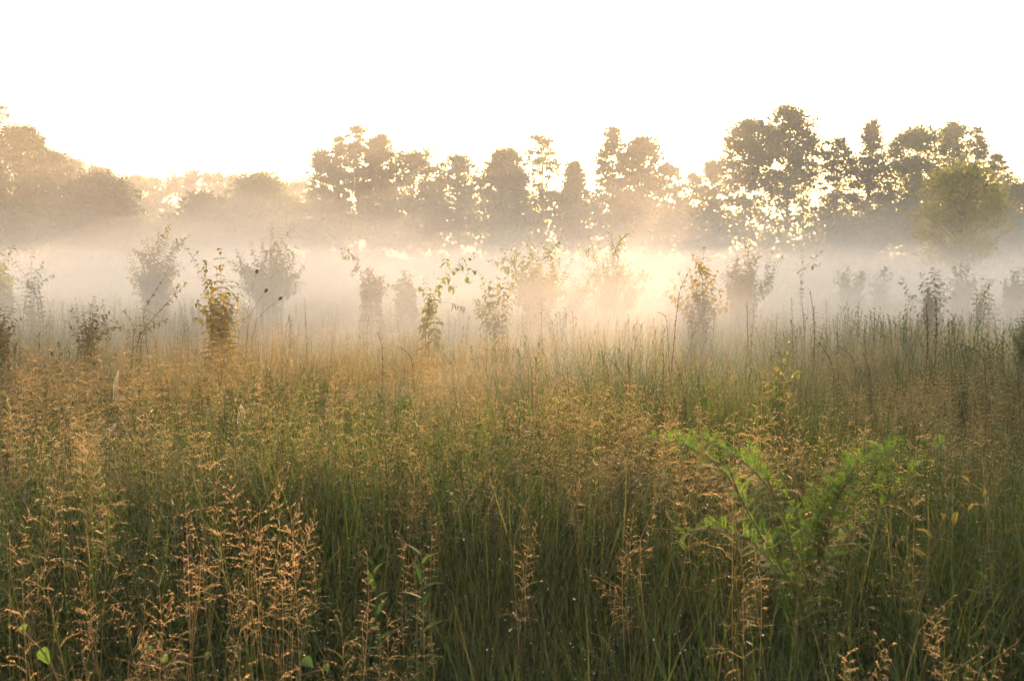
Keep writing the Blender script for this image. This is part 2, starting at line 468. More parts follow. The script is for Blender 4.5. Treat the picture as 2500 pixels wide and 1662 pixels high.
# undergrowth under the trees: one dense mass of bushes
def undergrowth():
    r = np.random.default_rng(5)
    prof = [(-200, 470, 62), (0, 500, 64), (200, 520, 74), (320, 540, 92), (560, 536, 94), (720, 500, 96), (800, 492, 96), (1200, 486, 95), (1420, 470, 94), (1560, 492, 92),
            (1700, 518, 86), (1790, 500, 80), (1900, 505, 78), (2000, 520, 76), (2200, 510, 74), (2440, 520, 62), (2700, 520, 60)]
    xs = [p[0] for p in prof]
    P = []; Z = []
    for i in range(1900):
        px = -250 + 3000 * r.random()
        D = np.interp(px, xs, [p[2] for p in prof]) + r.normal() * 2.0
        yt = np.interp(px, xs, [p[1] for p in prof]) - 12 + r.normal() * 10
        top = PX(px, yt, D)
        rad = 0.5 + 0.7 * r.random()
        u = r.random() ** 0.7
        z = 0.2 + (top.z - rad * 0.7 - 0.2) * u
        k = 42
        p = r.normal(size=(k, 3)); p /= np.linalg.norm(p, axis=1, keepdims=True)
        p *= (r.random((k, 1)) ** 0.4) * rad * np.array([1.2, 1.0, 0.8])
        P.append(p + np.array([top.x, D, z])); Z.append(0.0042 * D * (0.6 + 0.7 * r.random(k)))
    mb = MB(); mb.leaf_cloud(np.concatenate(P), np.concatenate(Z), 0.65, 0.3, 0, r)
    return tag(mb.obj('undergrowth', M['tree_leaf']), 'dense dark undergrowth along the foot of the trees beyond the mist', 'undergrowth', kind='stuff')
undergrowth()

# ------------------------------------------------------------------ grass
SRC = {}
def src_collection(name, objs):
    c = bpy.data.collections.new(name)
    for o in objs: c.objects.link(o)
    SRC[name] = c
    return c

def blade(mb, p, az, L, w, lean, curl, segs=4, mat=0, r=random):
    """one arching tapered blade"""
    d = Vector((math.cos(az), math.sin(az), 0)); s = Vector((-math.sin(az), math.cos(az), 0))
    tw = r.uniform(-0.9, 0.9)
    v = []; pos = Vector(p); ang = lean
    for i in range(segs + 1):
        u = i / segs
        ww = w * (1 - u ** 1.8) * (0.7 + 0.3 * min(1, u * 4)) + 0.0002
        s2 = (s * math.cos(tw * u) + d * math.sin(tw * u))
        v += [tuple(pos - s2 * ww / 2), tuple(pos + s2 * ww / 2)]
        pos = pos + (d * math.sin(ang) + Vector((0, 0, math.cos(ang)))) * (L / segs)
        ang += curl / segs
    mb.add(v, [(2 * i, 2 * i + 1, 2 * i + 3, 2 * i + 2) for i in range(segs)], None, mat)
    return pos

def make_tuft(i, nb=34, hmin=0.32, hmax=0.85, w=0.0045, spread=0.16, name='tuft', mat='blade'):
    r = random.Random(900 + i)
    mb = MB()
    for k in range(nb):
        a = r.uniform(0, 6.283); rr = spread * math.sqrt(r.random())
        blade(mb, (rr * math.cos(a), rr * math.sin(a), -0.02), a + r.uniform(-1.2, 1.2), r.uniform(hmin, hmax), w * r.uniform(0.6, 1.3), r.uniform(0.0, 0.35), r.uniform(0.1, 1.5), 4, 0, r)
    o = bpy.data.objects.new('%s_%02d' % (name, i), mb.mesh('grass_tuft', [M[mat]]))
    return o

def panicle(mb, base, top, r, whorls=9, plen=0.24, blen=0.075, thick=1.0, droop=1.0, mb_c=0, mb_p=1):
    """side branchlets with hanging spikelets on the upper part of a culm from base to top"""
    ax = (top - base).normalized()
    a1 = ax.cross(Vector((1, 0.2, 0))).normalized(); a2 = ax.cross(a1)
    for wv in range(whorls):
        u = wv / (whorls - 1)
        p = top - ax * plen * (1 - u)
        nb = r.choice([2, 3, 3, 4]) if u < 0.85 else 1
        for b in range(nb):
            az = r.uniform(0, 6.283)
            out = a1 * math.cos(az) + a2 * math.sin(az)
            L = blen * (1.15 - 0.75 * u) * r.uniform(0.6, 1.25)
            up = 0.55 + 0.9 * u
            d0 = (out + ax * up).normalized()
            q0 = p; q1 = p + d0 * L * 0.5; d1 = (d0 + Vector((0, 0, -0.55 * droop))).normalized(); q2 = q1 + d1 * L * 0.6
            s = d0.cross(Vector((r.uniform(-1, 1), r.uniform(-1, 1), r.uniform(-1, 1)))).normalized() * 0.00042 * thick
            mb.add([q0 - s, q0 + s, q1 - s, q1 + s, q2 - s * 0.7, q2 + s * 0.7], [(0, 1, 3, 2), (2, 3, 5, 4)], None, mb_c)
            for k in range(r.choice([3, 4, 5, 6])):
                f = r.uniform(0.35, 1.0)
                c = q0.lerp(q1, f / 0.5) if f < 0.5 else q1.lerp(q2, (f - 0.5) / 0.5)
                dd = (d1 + Vector((r.uniform(-.6, .6), r.uniform(-.6, .6), r.uniform(-.8, .3)))).normalized()
                sl = r.uniform(0.005, 0.008); sw = dd.cross(Vector((r.uniform(-1, 1), r.uniform(-1, 1), r.uniform(-1, 1)))).normalized() * sl * 0.13 * thick
                mb.add([c, c + dd * sl * 0.45 + sw, c + dd * sl, c + dd * sl * 0.45 - sw], [(0, 1, 2, 3)], None, mb_p)

def make_stalk(i, h=1.0, thick=1.0, name='stalk', nculm=1, spread=0.0, pmat='panicle'):
    r = random.Random(1300 + i)
    mb = MB()
    for c in range(nculm):
        a = r.uniform(0, 6.283); rr = spread * math.sqrt(r.random())
        p0 = Vector((rr * math.cos(a), rr * math.sin(a), -0.02))
        hh = h * r.uniform(0.82, 1.1)
        lean = r.uniform(0.0, 0.14); az = r.uniform(0, 6.283)
        pts = []
        for k in range(6):
            u = k / 5
            pts.append(p0 + Vector((math.cos(az) * lean * hh * u ** 1.7, math.sin(az) * lean * hh * u ** 1.7, hh * u)))
        mb.tube(pts, [0.0011 * thick, 0.0011 * thick, 0.001 * thick, 0.0009 * thick, 0.0007 * thick, 0.0004 * thick], 3, 0)
        panicle(mb, pts[-2], pts[-1], r, r.choice([7, 8, 9, 10]), r.uniform(0.2, 0.3), r.uniform(0.055, 0.09), thick, 1.0)
        for k in range(2):
            u = r.uniform(0.1, 0.5)
            blade(mb, p0 + (pts[-1] - p0) * u * 0.9, r.uniform(0, 6.283), r.uniform(0.18, 0.35), 0.004 * thick, 0.25, r.uniform(0.3, 1.5), 3, 2, r)
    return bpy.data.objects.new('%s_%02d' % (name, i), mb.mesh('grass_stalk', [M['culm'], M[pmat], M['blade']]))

def scatter(name, label, cat, pts, rotz, tilt, scl, vi, collection, kind='stuff'):
    me = bpy.data.meshes.new(name)
    n = len(pts)
    me.vertices.add(n); me.vertices.foreach_set('co', np.asarray(pts, np.float32).ravel())
    at = me.attributes.new('rot', 'FLOAT_VECTOR', 'POINT')
    az = rng.random(n) * 6.283
    rot = np.stack([tilt * np.cos(az), tilt * np.sin(az), rotz], -1).astype(np.float32)
    at.data.foreach_set('vector', rot.ravel())
    at = me.attributes.new('scl', 'FLOAT', 'POINT'); at.data.foreach_set('value', np.asarray(scl, np.float32))
    at = me.attributes.new('vi', 'INT', 'POINT'); at.data.foreach_set('value', np.asarray(vi, np.int32))
    o = bpy.data.objects.new(name, me); COL.objects.link(o)
    g = bpy.data.node_groups.new(name, 'GeometryNodeTree')
    g.interface.new_socket('Geometry', in_out='INPUT', socket_type='NodeSocketGeometry')
    g.interface.new_socket('Geometry', in_out='OUTPUT', socket_type='NodeSocketGeometry')
    N = g.nodes.new; L = g.links.new
    gi = N('NodeGroupInput'); go = N('NodeGroupOutput')
    ci = N('GeometryNodeCollectionInfo'); ci.inputs['Collection'].default_value = collection
    ci.inputs['Separate Children'].default_value = True; ci.inputs['Reset Children'].default_value = True
    ip = N('GeometryNodeInstanceOnPoints'); ip.inputs['Pick Instance'].default_value = True
    def na(nm, ty):
        x = N('GeometryNodeInputNamedAttribute'); x.data_type = ty; x.inputs['Name'].default_value = nm
        return x.outputs['Attribute']
    L(gi.outputs[0], ip.inputs['Points']); L(ci.outputs[0], ip.inputs['Instance'])
    L(na('vi', 'INT'), ip.inputs['Instance Index'])
    e2r = N('FunctionNodeEulerToRotation'); L(na('rot', 'FLOAT_VECTOR'), e2r.inputs[0]); L(e2r.outputs[0], ip.inputs['Rotation'])
    L(na('scl', 'FLOAT'), ip.inputs['Scale'])
    L(ip.outputs[0], go.inputs[0])
    md = o.modifiers.new('scatter', 'NODES'); md.node_group = g
    return tag(o, label, cat, kind=kind)

def wedge(n, d0, d1, power=1.0, marg=1.12):
    """n points in the camera's wedge of ground between d0 and d1 metres; even over area at power 1"""
    u = rng.random(n)
    d = np.sqrt(d0 * d0 + u ** power * (d1 * d1 - d0 * d0))
    x = (rng.random(n) * 2 - 1) * (d * 0.514 * marg + 0.5)
    return x, d

def vnoise(x, y, s, seed=0):
    return np.array([mnoise.noise((a * s + seed, b * s - seed, seed * 0.7)) for a, b in zip(x, y)])

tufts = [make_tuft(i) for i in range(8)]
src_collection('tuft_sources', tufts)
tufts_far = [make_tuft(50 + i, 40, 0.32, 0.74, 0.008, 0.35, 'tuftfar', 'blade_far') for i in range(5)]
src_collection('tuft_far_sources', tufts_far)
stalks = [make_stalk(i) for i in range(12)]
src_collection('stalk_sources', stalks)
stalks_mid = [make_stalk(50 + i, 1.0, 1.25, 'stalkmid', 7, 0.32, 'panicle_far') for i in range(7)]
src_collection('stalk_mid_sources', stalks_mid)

def put(name, label, cat, x, d, scl, nvar, coll, tilt=0.08, zoff=0.0):
    n = len(x)
    pts = np.stack([x, d, ground_z_np(x, d) + zoff], -1)
    return scatter(name, label, cat, pts, rng.random(n) * 6.283, rng.random(n) * tilt, scl, rng.integers(0, nvar, n), coll)

# green tufts
x, d = wedge(15000, 1.0, 11.0)
keep = rng.random(len(x)) < np.clip((9.5 - d) / 4.5, 0.06, 1.0)
x, d = x[keep], d[keep]
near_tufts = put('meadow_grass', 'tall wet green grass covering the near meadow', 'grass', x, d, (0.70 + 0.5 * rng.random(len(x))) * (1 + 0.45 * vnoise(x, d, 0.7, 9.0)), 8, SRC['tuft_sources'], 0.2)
x, d = wedge(13000, 4.6, 60.0, 1.9)
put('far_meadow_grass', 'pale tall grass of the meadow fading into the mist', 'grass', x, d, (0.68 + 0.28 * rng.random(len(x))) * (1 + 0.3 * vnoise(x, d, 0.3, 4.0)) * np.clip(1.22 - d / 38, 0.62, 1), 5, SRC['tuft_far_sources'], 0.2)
# seeding stalks
x, d = wedge(16000, 1.6, 9.0)
nz = vnoise(x, d, 0.55, 3.1) + 0.6 * vnoise(x, d, 1.7, 5.1)
keep = rng.random(len(x)) < np.clip(-0.06 + 0.055 * d + 0.6 * nz - 0.05 * np.clip(x, -2, 6), 0.02, 0.6) * np.clip((d - 0.8) / 3.0, 0.25, 1)
x, d = x[keep], d[keep]
put('seeding_grass', 'rust coloured seed heads of tall grass standing through the near meadow', 'grass', x, d, (0.68 + 0.34 * rng.random(len(x))) * (1 + 0.3 * vnoise(x, d, 0.3, 6.0)), 12, SRC['stalk_sources'], 0.22)
x, d = wedge(6500, 4.2, 32.0, 1.7)
nz = vnoise(x, d, 0.28, 12.0) + 0.6 * vnoise(x, d, 0.9, 15.0)
keep = rng.random(len(x)) < np.clip(0.42 + 1.1 * nz - 0.02 * np.clip(x, -6, 8), 0.05, 1.0)
x, d = x[keep], d[keep]
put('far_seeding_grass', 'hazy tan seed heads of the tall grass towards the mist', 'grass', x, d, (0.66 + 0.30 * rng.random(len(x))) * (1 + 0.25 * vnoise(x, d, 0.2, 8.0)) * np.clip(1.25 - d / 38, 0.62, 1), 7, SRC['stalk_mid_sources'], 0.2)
# leafy herbs between the grass
def make_herb(i):
    r = random.Random(2100 + i); mb = MB()
    for c in range(r.choice([2, 3, 4])):
        p0 = Vector((r.uniform(-.08, .08), r.uniform(-.08, .08), -0.02)); h = r.uniform(0.5, 0.85)
        tp = p0 + Vector((r.uniform(-.1, .1), r.uniform(-.1, .1), h))
        mb.tube([p0, p0.lerp(tp, .5), tp], [0.003, 0.0022, 0.0012], 4)
        for k in range(26):
            u = 0.25 + 0.75 * k / 25; a = k * 2.4
            blade(mb, p0.lerp(tp, u), a, r.uniform(0.06, 0.11) * (1.2 - 0.6 * u), 0.014, 1.25 - 0.9 * max(0, u - 0.5), r.uniform(0.3, 1.0), 3, 0, r)
    return bpy.data.objects.new('herb_%02d' % i, mb.mesh('herb', [M['herb']]))
M['herb'] = mat_leaf('herb_leaf', [(0.02, 0.055, 0.005), (0.04, 0.085, 0.008), (0.07, 0.12, 0.014)], 0.6, 0.02, 0.6)
src_collection('herb_sources', [make_herb(i) for i in range(6)])
x, d = wedge(4200, 2.4, 20.0, 1.3)
nz = vnoise(x, d, 0.35, 22.0) + 0.5 * vnoise(x, d, 1.1, 25.0)
keep = rng.random(len(x)) < np.clip(-0.08 + 1.3 * nz, 0.02, 0.9)
x, d = x[keep], d[keep]
put('meadow_herbs', 'patches of dark green leafy herbs growing among the grass', 'herbs', x, d, 0.75 + 0.45 * rng.random(len(x)), 6, SRC['herb_sources'], 0.2)
#==DETAILS==

# ------------------------------------------------------------------ leaves and plants
M['leaf_green'] = mat_leaf('leaf_green', [(0.085, 0.115, 0.014), (0.13, 0.155, 0.02), (0.19, 0.19, 0.028)], 0.6, 0.025, 0.55, 'object')
M['leaf_gold'] = mat_leaf('leaf_gold', [(0.16, 0.14, 0.018), (0.24, 0.19, 0.025), (0.32, 0.23, 0.03)], 0.6, 0.025, 0.55, 'object')
M['leaf_rust'] = mat_leaf('leaf_rust', [(0.15, 0.07, 0.015), (0.20, 0.09, 0.02), (0.16, 0.11, 0.02)], 0.6, 0.025, 0.55, 'object')
M['leaf_fresh'] = mat_leaf('leaf_fresh', [(0.032, 0.085, 0.007), (0.06, 0.125, 0.011), (0.11, 0.18, 0.02)], 0.6, 0.025, 0.55, 'object')
M['leaf_mass_fresh'] = mat_leaf('leaf_mass_fresh', [(0.032, 0.085, 0.007), (0.06, 0.125, 0.011), (0.11, 0.18, 0.02)], 0.6, 0.025, 0.55)
M['leaf_shaded'] = mat_leaf('leaf_shaded', [(0.025, 0.055, 0.006), (0.045, 0.085, 0.01), (0.08, 0.12, 0.015)], 0.55, 0.03, 0.5, 'object')  # vine leaf green, darkened to carry the weak light low in the grass
M['leaf_mass'] = mat_leaf('leaf_mass', [(0.085, 0.115, 0.014), (0.13, 0.155, 0.02), (0.19, 0.19, 0.028)], 0.6, 0.05, 0.3)
M['leaf_mass_gold'] = mat_leaf('leaf_mass_gold', [(0.15, 0.12, 0.016), (0.22, 0.17, 0.022), (0.29, 0.21, 0.03)], 0.6, 0.05, 0.3)
M['dry'] = mat_bark('dry_stem', (0.05, 0.022, 0.010), (0.13, 0.06, 0.025), 40)
M['seed'] = mat_leaf('dry_seed', [(0.06, 0.028, 0.012), (0.12, 0.06, 0.025)], 0.3, 0.03)

def leaf_shape(name, mat, prof, L=1.0, fold=0.25, droop=0.5):
    """leaf of length 1 along +Y, folded along its midrib and drooping; prof = half widths along it"""
    n = len(prof); mb = MB(); v = []; y = z = 0.0
    for i, w in enumerate(prof):
        v += [(-w, y, z + abs(w) * fold), (0, y, z), (w, y, z + abs(w) * fold)]
        a = -droop * (i + 0.5) / n
        y += math.cos(a) / (n - 1) * L; z += math.sin(a) / (n - 1) * L
    q = []
    for i in range(n - 1):
        q += [(3 * i, 3 * i + 1, 3 * i + 4, 3 * i + 3), (3 * i + 1, 3 * i + 2, 3 * i + 5, 3 * i + 4)]
    mb.add(v, q)
    return mb.mesh(name, [M[mat]])

OVATE = [0.01, 0.19, 0.27, 0.24, 0.15, 0.0]
NARROW = [0.005, 0.075, 0.10, 0.085, 0.05, 0.0]
HEART = [0.10, 0.40, 0.46, 0.36, 0.18, 0.0]
LEAF = {}
for mt in ('leaf_green', 'leaf_gold', 'leaf_rust', 'leaf_fresh', 'leaf_shaded'):
    LEAF['ovate', mt] = [leaf_shape('leaf', mt, OVATE, 1, 0.3, dr) for dr in (0.5, 1.0, 1.5)]
    LEAF['narrow', mt] = [leaf_shape('leaf', mt, NARROW, 1, 0.3, dr) for dr in (0.4, 0.9, 1.4)]
    LEAF['heart', mt] = [leaf_shape('leaf', mt, HEART, 1, 0.45, dr) for dr in (0.7, 1.2)]

def frond_mesh(mat, pairs=13, droop=0.5):
    """feathery compound leaf: a thin rachis with opposite leaflets, length 1 along +Y"""
    mb = MB(); y = z = 0.0
    pts = []
    for i in range(pairs + 1):
        pts.append((0, y, z)); a = 0.15 - droop * i / pairs
        y += math.cos(a) / pairs; z += math.sin(a) / pairs
    for i in range(1, pairs + 1):
        u = i / pairs
        l = 0.19 * math.sin(math.pi * (0.12 + 0.80 * u)) ** 0.6; w = l * 0.15
        p = Vector(pts[i])
        for s in (-1, 1):
            dd = Vector((s * 0.92, 0.38, 0.20)).normalized(); sd = Vector((-0.38 * s, 0.92, 0.1)).normalized() * w
            mb.add([p, p + dd * l * 0.5 + sd, p + dd * l, p + dd * l * 0.5 - sd], [(0, 1, 2, 3)])
    mb.tube([pts[0], pts[pairs // 2], pts[-1]], [0.008, 0.006, 0.003], 3)
    return mb.mesh('leaf', [M[mat]])
for mt in ('leaf_green', 'leaf_gold', 'leaf_rust', 'leaf_fresh', 'leaf_shaded'):
    LEAF['frond', mt] = [frond_mesh(mt, 13, dr) for dr in (0.2, 0.7, 1.1)]

def smooth_path(pts, n):
    """n evenly spaced points along pts with the corners rounded off"""
    P = [Vector(p) for p in pts]
    for it in range(4):
        if len(P) < 3: break
        Q = [P[0]]
        for i in range(len(P) - 1):
            if i > 0: Q.append(P[i].lerp(P[i + 1], 0.25))
            if i < len(P) - 2: Q.append(P[i].lerp(P[i + 1], 0.75))
        Q.append(P[-1]); P = Q
    L = [0.0]
    for i in range(1, len(P)): L.append(L[-1] + (P[i] - P[i - 1]).length)
    out = []; j = 0
    for k in range(n):
        t = L[-1] * k / (n - 1)
        while j < len(P) - 2 and L[j + 1] < t: j += 1
        f = (t - L[j]) / max(1e-9, L[j + 1] - L[j])
        out.append(P[j].lerp(P[j + 1], min(1, max(0, f))))
    return out

def put_leaf(root, p, dr, nrm, size, mesh, name='leaf'):
    Y = dr.normalized(); X = Y.cross(nrm)
    if X.length < 1e-4: X = Y.cross(Vector((1, 0.3, 0)))
    X.normalize(); Z = X.cross(Y)
    o = bpy.data.objects.new(name, mesh)
    COL.objects.link(o); o.parent = root
    m = Matrix(((X.x, Y.x, Z.x), (X.y, Y.y, Z.y), (X.z, Y.z, Z.z))).to_4x4()
    o.matrix_basis = Matrix.Translation(p) @ m @ Matrix.Scale(size, 4)
    return o

def plant(name, label, cat, stems, D, base, kind='ovate', mat='leaf_green', size=0.09, gap=0.05, start=0.25, rad=0.006, joined=False, seed=1,
          hang=0.5, pairs=True, depth=0.25, group=None, taper=0.5, maxl=290, side=None, lush=False):
    """stems = polylines in photo pixels at distance D; they run from the plant's base and carry leaves"""
    r = random.Random(seed)
    if lush: maxl = 2500; gap *= 0.62; start = 0.10; size *= 1.3
    bx = PX(base[0], base[1], D)
    root_p = Vector((bx.x, D, ground_z(bx.x, D) - 0.02))
    root = thing(name, label, cat, root_p, group)
    nl = 0; mass = MB(); paths = []
    for si, st in enumerate(stems):
        dd = r.uniform(-1, 1) * depth
        own = st[0] in ('free', 'twig')
        pl = st[1:] if own else st
        P = []; st0 = start
        if st[0] == 'twig':
            pp = paths[st[1]]; q0 = pp[min(len(pp) - 1, int(st[2] * (len(pp) - 1)))] + root_p
            e = PX(st[3][0], st[3][1], q0.y + r.uniform(-.5, .5) * depth)
            P = [q0, q0.lerp(e, 0.5) + Vector((0, 0, 0.12 * (e - q0).length)), e]; pl = []; st0 = 0.1
        elif not own:
            sp = 0.012 * D if D > 7 else 0.03
            o_ = Vector((r.uniform(-sp, sp), r.uniform(-sp, sp), 0))
            P.append(root_p + o_)
            if bx.z > root_p.z + 0.15: P.append(bx + o_ * 0.8 + Vector((0, dd * 0.15, 0)))
            st0 = start * r.uniform(0.3, 1.5)
        for k, (px, py) in enumerate(pl):
            P.append(PX(px, py, D + dd * (k + 1) / len(pl)))
        total = sum((P[i + 1] - P[i]).length for i in range(len(P) - 1))
        n = max(8, int(total / min(0.035, gap * 0.8)))
        path = smooth_path(P, n)
        path = [p - root_p for p in path]; paths.append(path)
        rad_ = rad if st[0] not in ('free', 'twig') else rad * 0.55
        tb = MB(); tb.tube(path[::max(1, n // 16)] + [path[-1]], [rad_ * (1 - 0.85 * i / (len(path[::max(1, n // 16)]))) for i in range(len(path[::max(1, n // 16)]) + 1)], 5)
        tb.obj('stem', M['twig'], root, smooth=True)
        acc = 0.0; flip = r.random() < 0.5
        for i in range(1, n):
            seg = path[i] - path[i - 1]; acc += seg.length
            u = i / (n - 1)
            if u < st0: acc = 0; continue
            g = gap * r.uniform(0.75, 1.3)
            if acc < g and i < n - 1: continue
            acc = 0
            t = seg.normalized()
            sd = t.cross(Vector((r.uniform(-.5, .5), -1, r.uniform(-.3, .3))))
            if sd.length < 1e-3: sd = Vector((1, 0, 0))
            sd.normalize(); bn = t.cross(sd)
            rot = r.uniform(0, 6.283)
            for w in ((0, 1) if pairs else (0,)):
                aa = rot + math.pi * w
                if side is not None: aa = (0 if flip else math.pi) + r.uniform(-.7, .7) + math.pi * w
                out = sd * math.cos(aa) + bn * math.sin(aa)
                dr = (out * 1.0 + t * r.uniform(0.35, 0.8) + Vector((0, 0, -hang * r.uniform(0.5, 1.4)))).normalized()
                nr = (Vector((0, 0, 1)) + t * 0.6 + Vector((r.uniform(-.4, .4), r.uniform(-.4, .4), 0))).normalized()
                sz = size * r.uniform(0.65, 1.2) * (1 - taper * max(0, (u - 0.6)) / 0.4)
                if joined or (nl >= maxl and r.random() < 1.1) or (maxl > 297 and si % 3 == 2 and not lush):
                    k = LEAF[kind, mat][r.randrange(len(LEAF[kind, mat]))]
                    X = dr.cross(nr).normalized(); Z = X.cross(dr)
                    v = [path[i] + X * (q.co.x * sz) + dr * (q.co.y * sz) + Z * (q.co.z * sz) for q in k.vertices]
                    mass.add([tuple(q) for q in v], [tuple(p.vertices) for p in k.polygons])
                else:
                    put_leaf(root, path[i], dr, nr, sz, r.choice(LEAF[kind, mat]))
                nl += 1
            flip = not flip
        if joined: pass
    if mass.n:
        f = mass.obj('foliage', M[{'leaf_gold': 'leaf_mass_gold', 'leaf_rust': 'leaf_mass_gold', 'leaf_fresh': 'leaf_mass_fresh'}.get(mat, 'leaf_mass')], root)
        f['kind'] = 'stuff'
    return root

def fan(b, tips, bend=0.25, extra=1, seed=3, jit=9):
    """stems from b out to each tip, with side twigs that branch off them"""
    r = random.Random(seed); out = []
    xs = [t[0] for t in tips]; w = max(xs) - min(xs); h = b[1] - min(t[1] for t in tips); cx = (max(xs) + min(xs)) / 2
    if extra > 1: tips = list(tips) + [(cx - 0.42 * w, b[1] - 0.30 * h), (cx + 0.42 * w, b[1] - 0.28 * h), (cx + 0.05 * w, b[1] - 0.45 * h), (cx - 0.2 * w, b[1] - 0.5 * h), (cx + 0.2 * w, b[1] - 0.55 * h)]
    for tx, ty in tips:
        k = len(out)
        mx = b[0] + (tx - b[0]) * (0.5 + bend * 0.4); my = b[1] + (ty - b[1]) * 0.45
        out.append([(mx, my), (tx, ty)])
        L = math.hypot(tx - b[0], ty - b[1])
        for e in range(extra + 1):
            f = r.uniform(0.25, 0.85)
            qx = b[0] + (tx - b[0]) * f; qy = b[1] + (ty - b[1]) * f
            a = math.atan2(ty - b[1], tx - b[0]) + r.choice((-1, 1)) * r.uniform(0.5, 1.2)
            l = L * r.uniform(0.2, 0.4)
            out.append(['twig', k, f, (qx + math.cos(a) * l, qy + math.sin(a) * l)])
    return out

# --- saplings and shrubs rising out of the mist
plant('sapling', 'bushy golden sapling with curled opposite leaves and a tall leading shoot, left of centre', 'sapling',
      [[(538, 740), (540, 660), (537, 608)], [(512, 720), (498, 652)], [(520, 740), (496, 716)], [(522, 730), (514, 686)], [(532, 720), (528, 655)],
       [(548, 740), (556, 684)], [(556, 740), (574, 690)], [(566, 750), (592, 704)], [(568, 770), (602, 738)], [(516, 770), (482, 738)], [(512, 790), (476, 776)],
       [(566, 790), (606, 772)], [(530, 770), (520, 730)], [(548, 770), (552, 730)], [(560, 780), (580, 745)], [(516, 780), (500, 755)], [(540, 790), (540, 745)]],
      9.0, (540, 830), 'ovate', 'leaf_gold', 0.115, 0.036, 0.18, 0.0055, seed=11, hang=0.55, depth=0.28)
plant('shrub', 'dark leaning shrub with long drooping leaves on one bent branch, mid meadow', 'shrub',
      [[(1052, 748), (1064, 718), (1075, 688), (1102, 665), (1125, 646), (1144, 631), (1156, 624)],
       ['free', (1104, 660), (1132, 658), (1162, 661)], ['free', (1122, 650), (1134, 668), (1148, 686)], ['free', (1100, 662), (1094, 645), (1090, 632)],
       ['free', (1120, 648), (1122, 634), (1130, 630)], ['free', (1078, 690), (1094, 696), (1108, 700)],
       [(1046, 740), (1040, 700), (1037, 678)], [(1050, 750), (1034, 712), (1026, 700)], [(1054, 750), (1050, 705)], ['free', (1060, 742), (1095, 735), (1131, 752)], [(1054, 756), (1072, 725)]],
      11.0, (1052, 775), 'ovate', 'leaf_green', 0.125, 0.036, 0.48, 0.005, seed=12, hang=0.9, depth=0.15)
plant('shrub', 'small pale leafy shrub close to the right of the dark leaning shrub', 'shrub',
      fan((1208, 790), [(1176, 670), (1196, 690), (1216, 680), (1240, 664), (1250, 690), (1182, 722), (1158, 738)], 0.2, 1, 4),
      12.5, (1208, 795), 'ovate', 'leaf_green', 0.10, 0.045, 0.18, 0.005, seed=13, hang=0.6)
plant('shrub', 'wide hazy shrub with curled leaf tips in the glowing mist', 'shrub',
      fan((1312, 745), [(1290, 578), (1337, 588), (1374, 608), (1397, 632), (1226, 606), (1246, 624), (1270, 618), (1256, 662), (1386, 672), (1312, 612), (1350, 640), (1240, 690)], 0.2, 2, 5, 14),
      19.0, (1312, 750), 'ovate', 'leaf_green', 0.11, 0.075, 0.3, 0.009, joined=True, lush=True, seed=14, hang=0.6, depth=0.7)
plant('shrub', 'faded upright shrub with spiky plume like shoots, right of the glowing centre', 'shrub',
      fan((1500, 745), [(1438, 578), (1462, 592), (1493, 570), (1513, 577), (1480, 622), (1542, 642), (1578, 655), (1526, 612), (1554, 690), (1428, 690), (1400, 716), (1470, 650), (1570, 705)], 0.1, 2, 6, 12),
      21.0, (1500, 750), 'narrow', 'leaf_green', 0.13, 0.045, 0.25, 0.01, joined=True, lush=True, seed=15, hang=0.0, depth=0.8, maxl=900)
plant('shrub', 'golden green shrub behind the tall curved stalk, with one tuft reaching up', 'shrub',
      fan((1712, 790), [(1718, 604), (1706, 628), (1728, 630), (1640, 682), (1656, 664), (1682, 656), (1750, 660), (1746, 702), (1730, 655), (1660, 720), (1700, 690)], 0.15, 1, 7, 12) +
      [['free', (1730, 790), (1760, 750), (1787, 744)], ['free', (1725, 780), (1750, 740), (1775, 728)]],
      14.0, (1712, 800), 'ovate', 'leaf_gold', 0.11, 0.07, 0.2, 0.007, seed=16, hang=0.6, depth=0.5)
plant('shrub', 'broad hazy shrub right of the golden green one, with a separate leaning side branch', 'shrub',
      fan((1810, 735), [(1822, 588), (1800, 620), (1840, 618), (1775, 640), (1765, 668), (1850, 650), (1830, 600), (1790, 690), (1850, 690)], 0.1, 2, 8, 14) +
      [[(1870, 690), (1876, 640), (1884, 612)], [(1880, 690), (1896, 650), (1908, 624)], [(1880, 700), (1872, 650)], [(1885, 700), (1890, 640)]],
      20.0, (1815, 745), 'ovate', 'leaf_green', 0.11, 0.07, 0.25, 0.009, joined=True, lush=True, seed=17, hang=0.6, depth=0.7, maxl=700)
plant('sapling', 'thin forked sapling with few leaves standing alone in the mist on the right', 'sapling',
      [[(1952, 740), (1957, 690), (1962, 650), (1956, 612)], ['free', (1961, 655), (1985, 635), (2006, 614)], ['free', (1960, 660), (1975, 650), (2000, 646)], ['free', (1956, 690), (1950, 660)]],
      16.0, (1952, 770), 'ovate', 'leaf_green', 0.09, 0.075, 0.35, 0.006, seed=18, hang=0.5, pairs=True)
plant('shrub', 'dense pointed shrub with a reddish heart behind the golden sapling on the left', 'shrub',
      fan((385, 738), [(411, 549), (387, 553), (372, 580), (358, 575), (424, 590), (428, 630), (345, 640), (355, 610), (400, 600), (420, 655), (365, 660), (395, 640), (314, 618), (318, 640)], 0.1, 2, 9, 14),
      20.0, (385, 745), 'ovate', 'leaf_gold', 0.10, 0.06, 0.2, 0.01, joined=True, lush=True, seed=19, hang=0.2, depth=0.6, maxl=900)
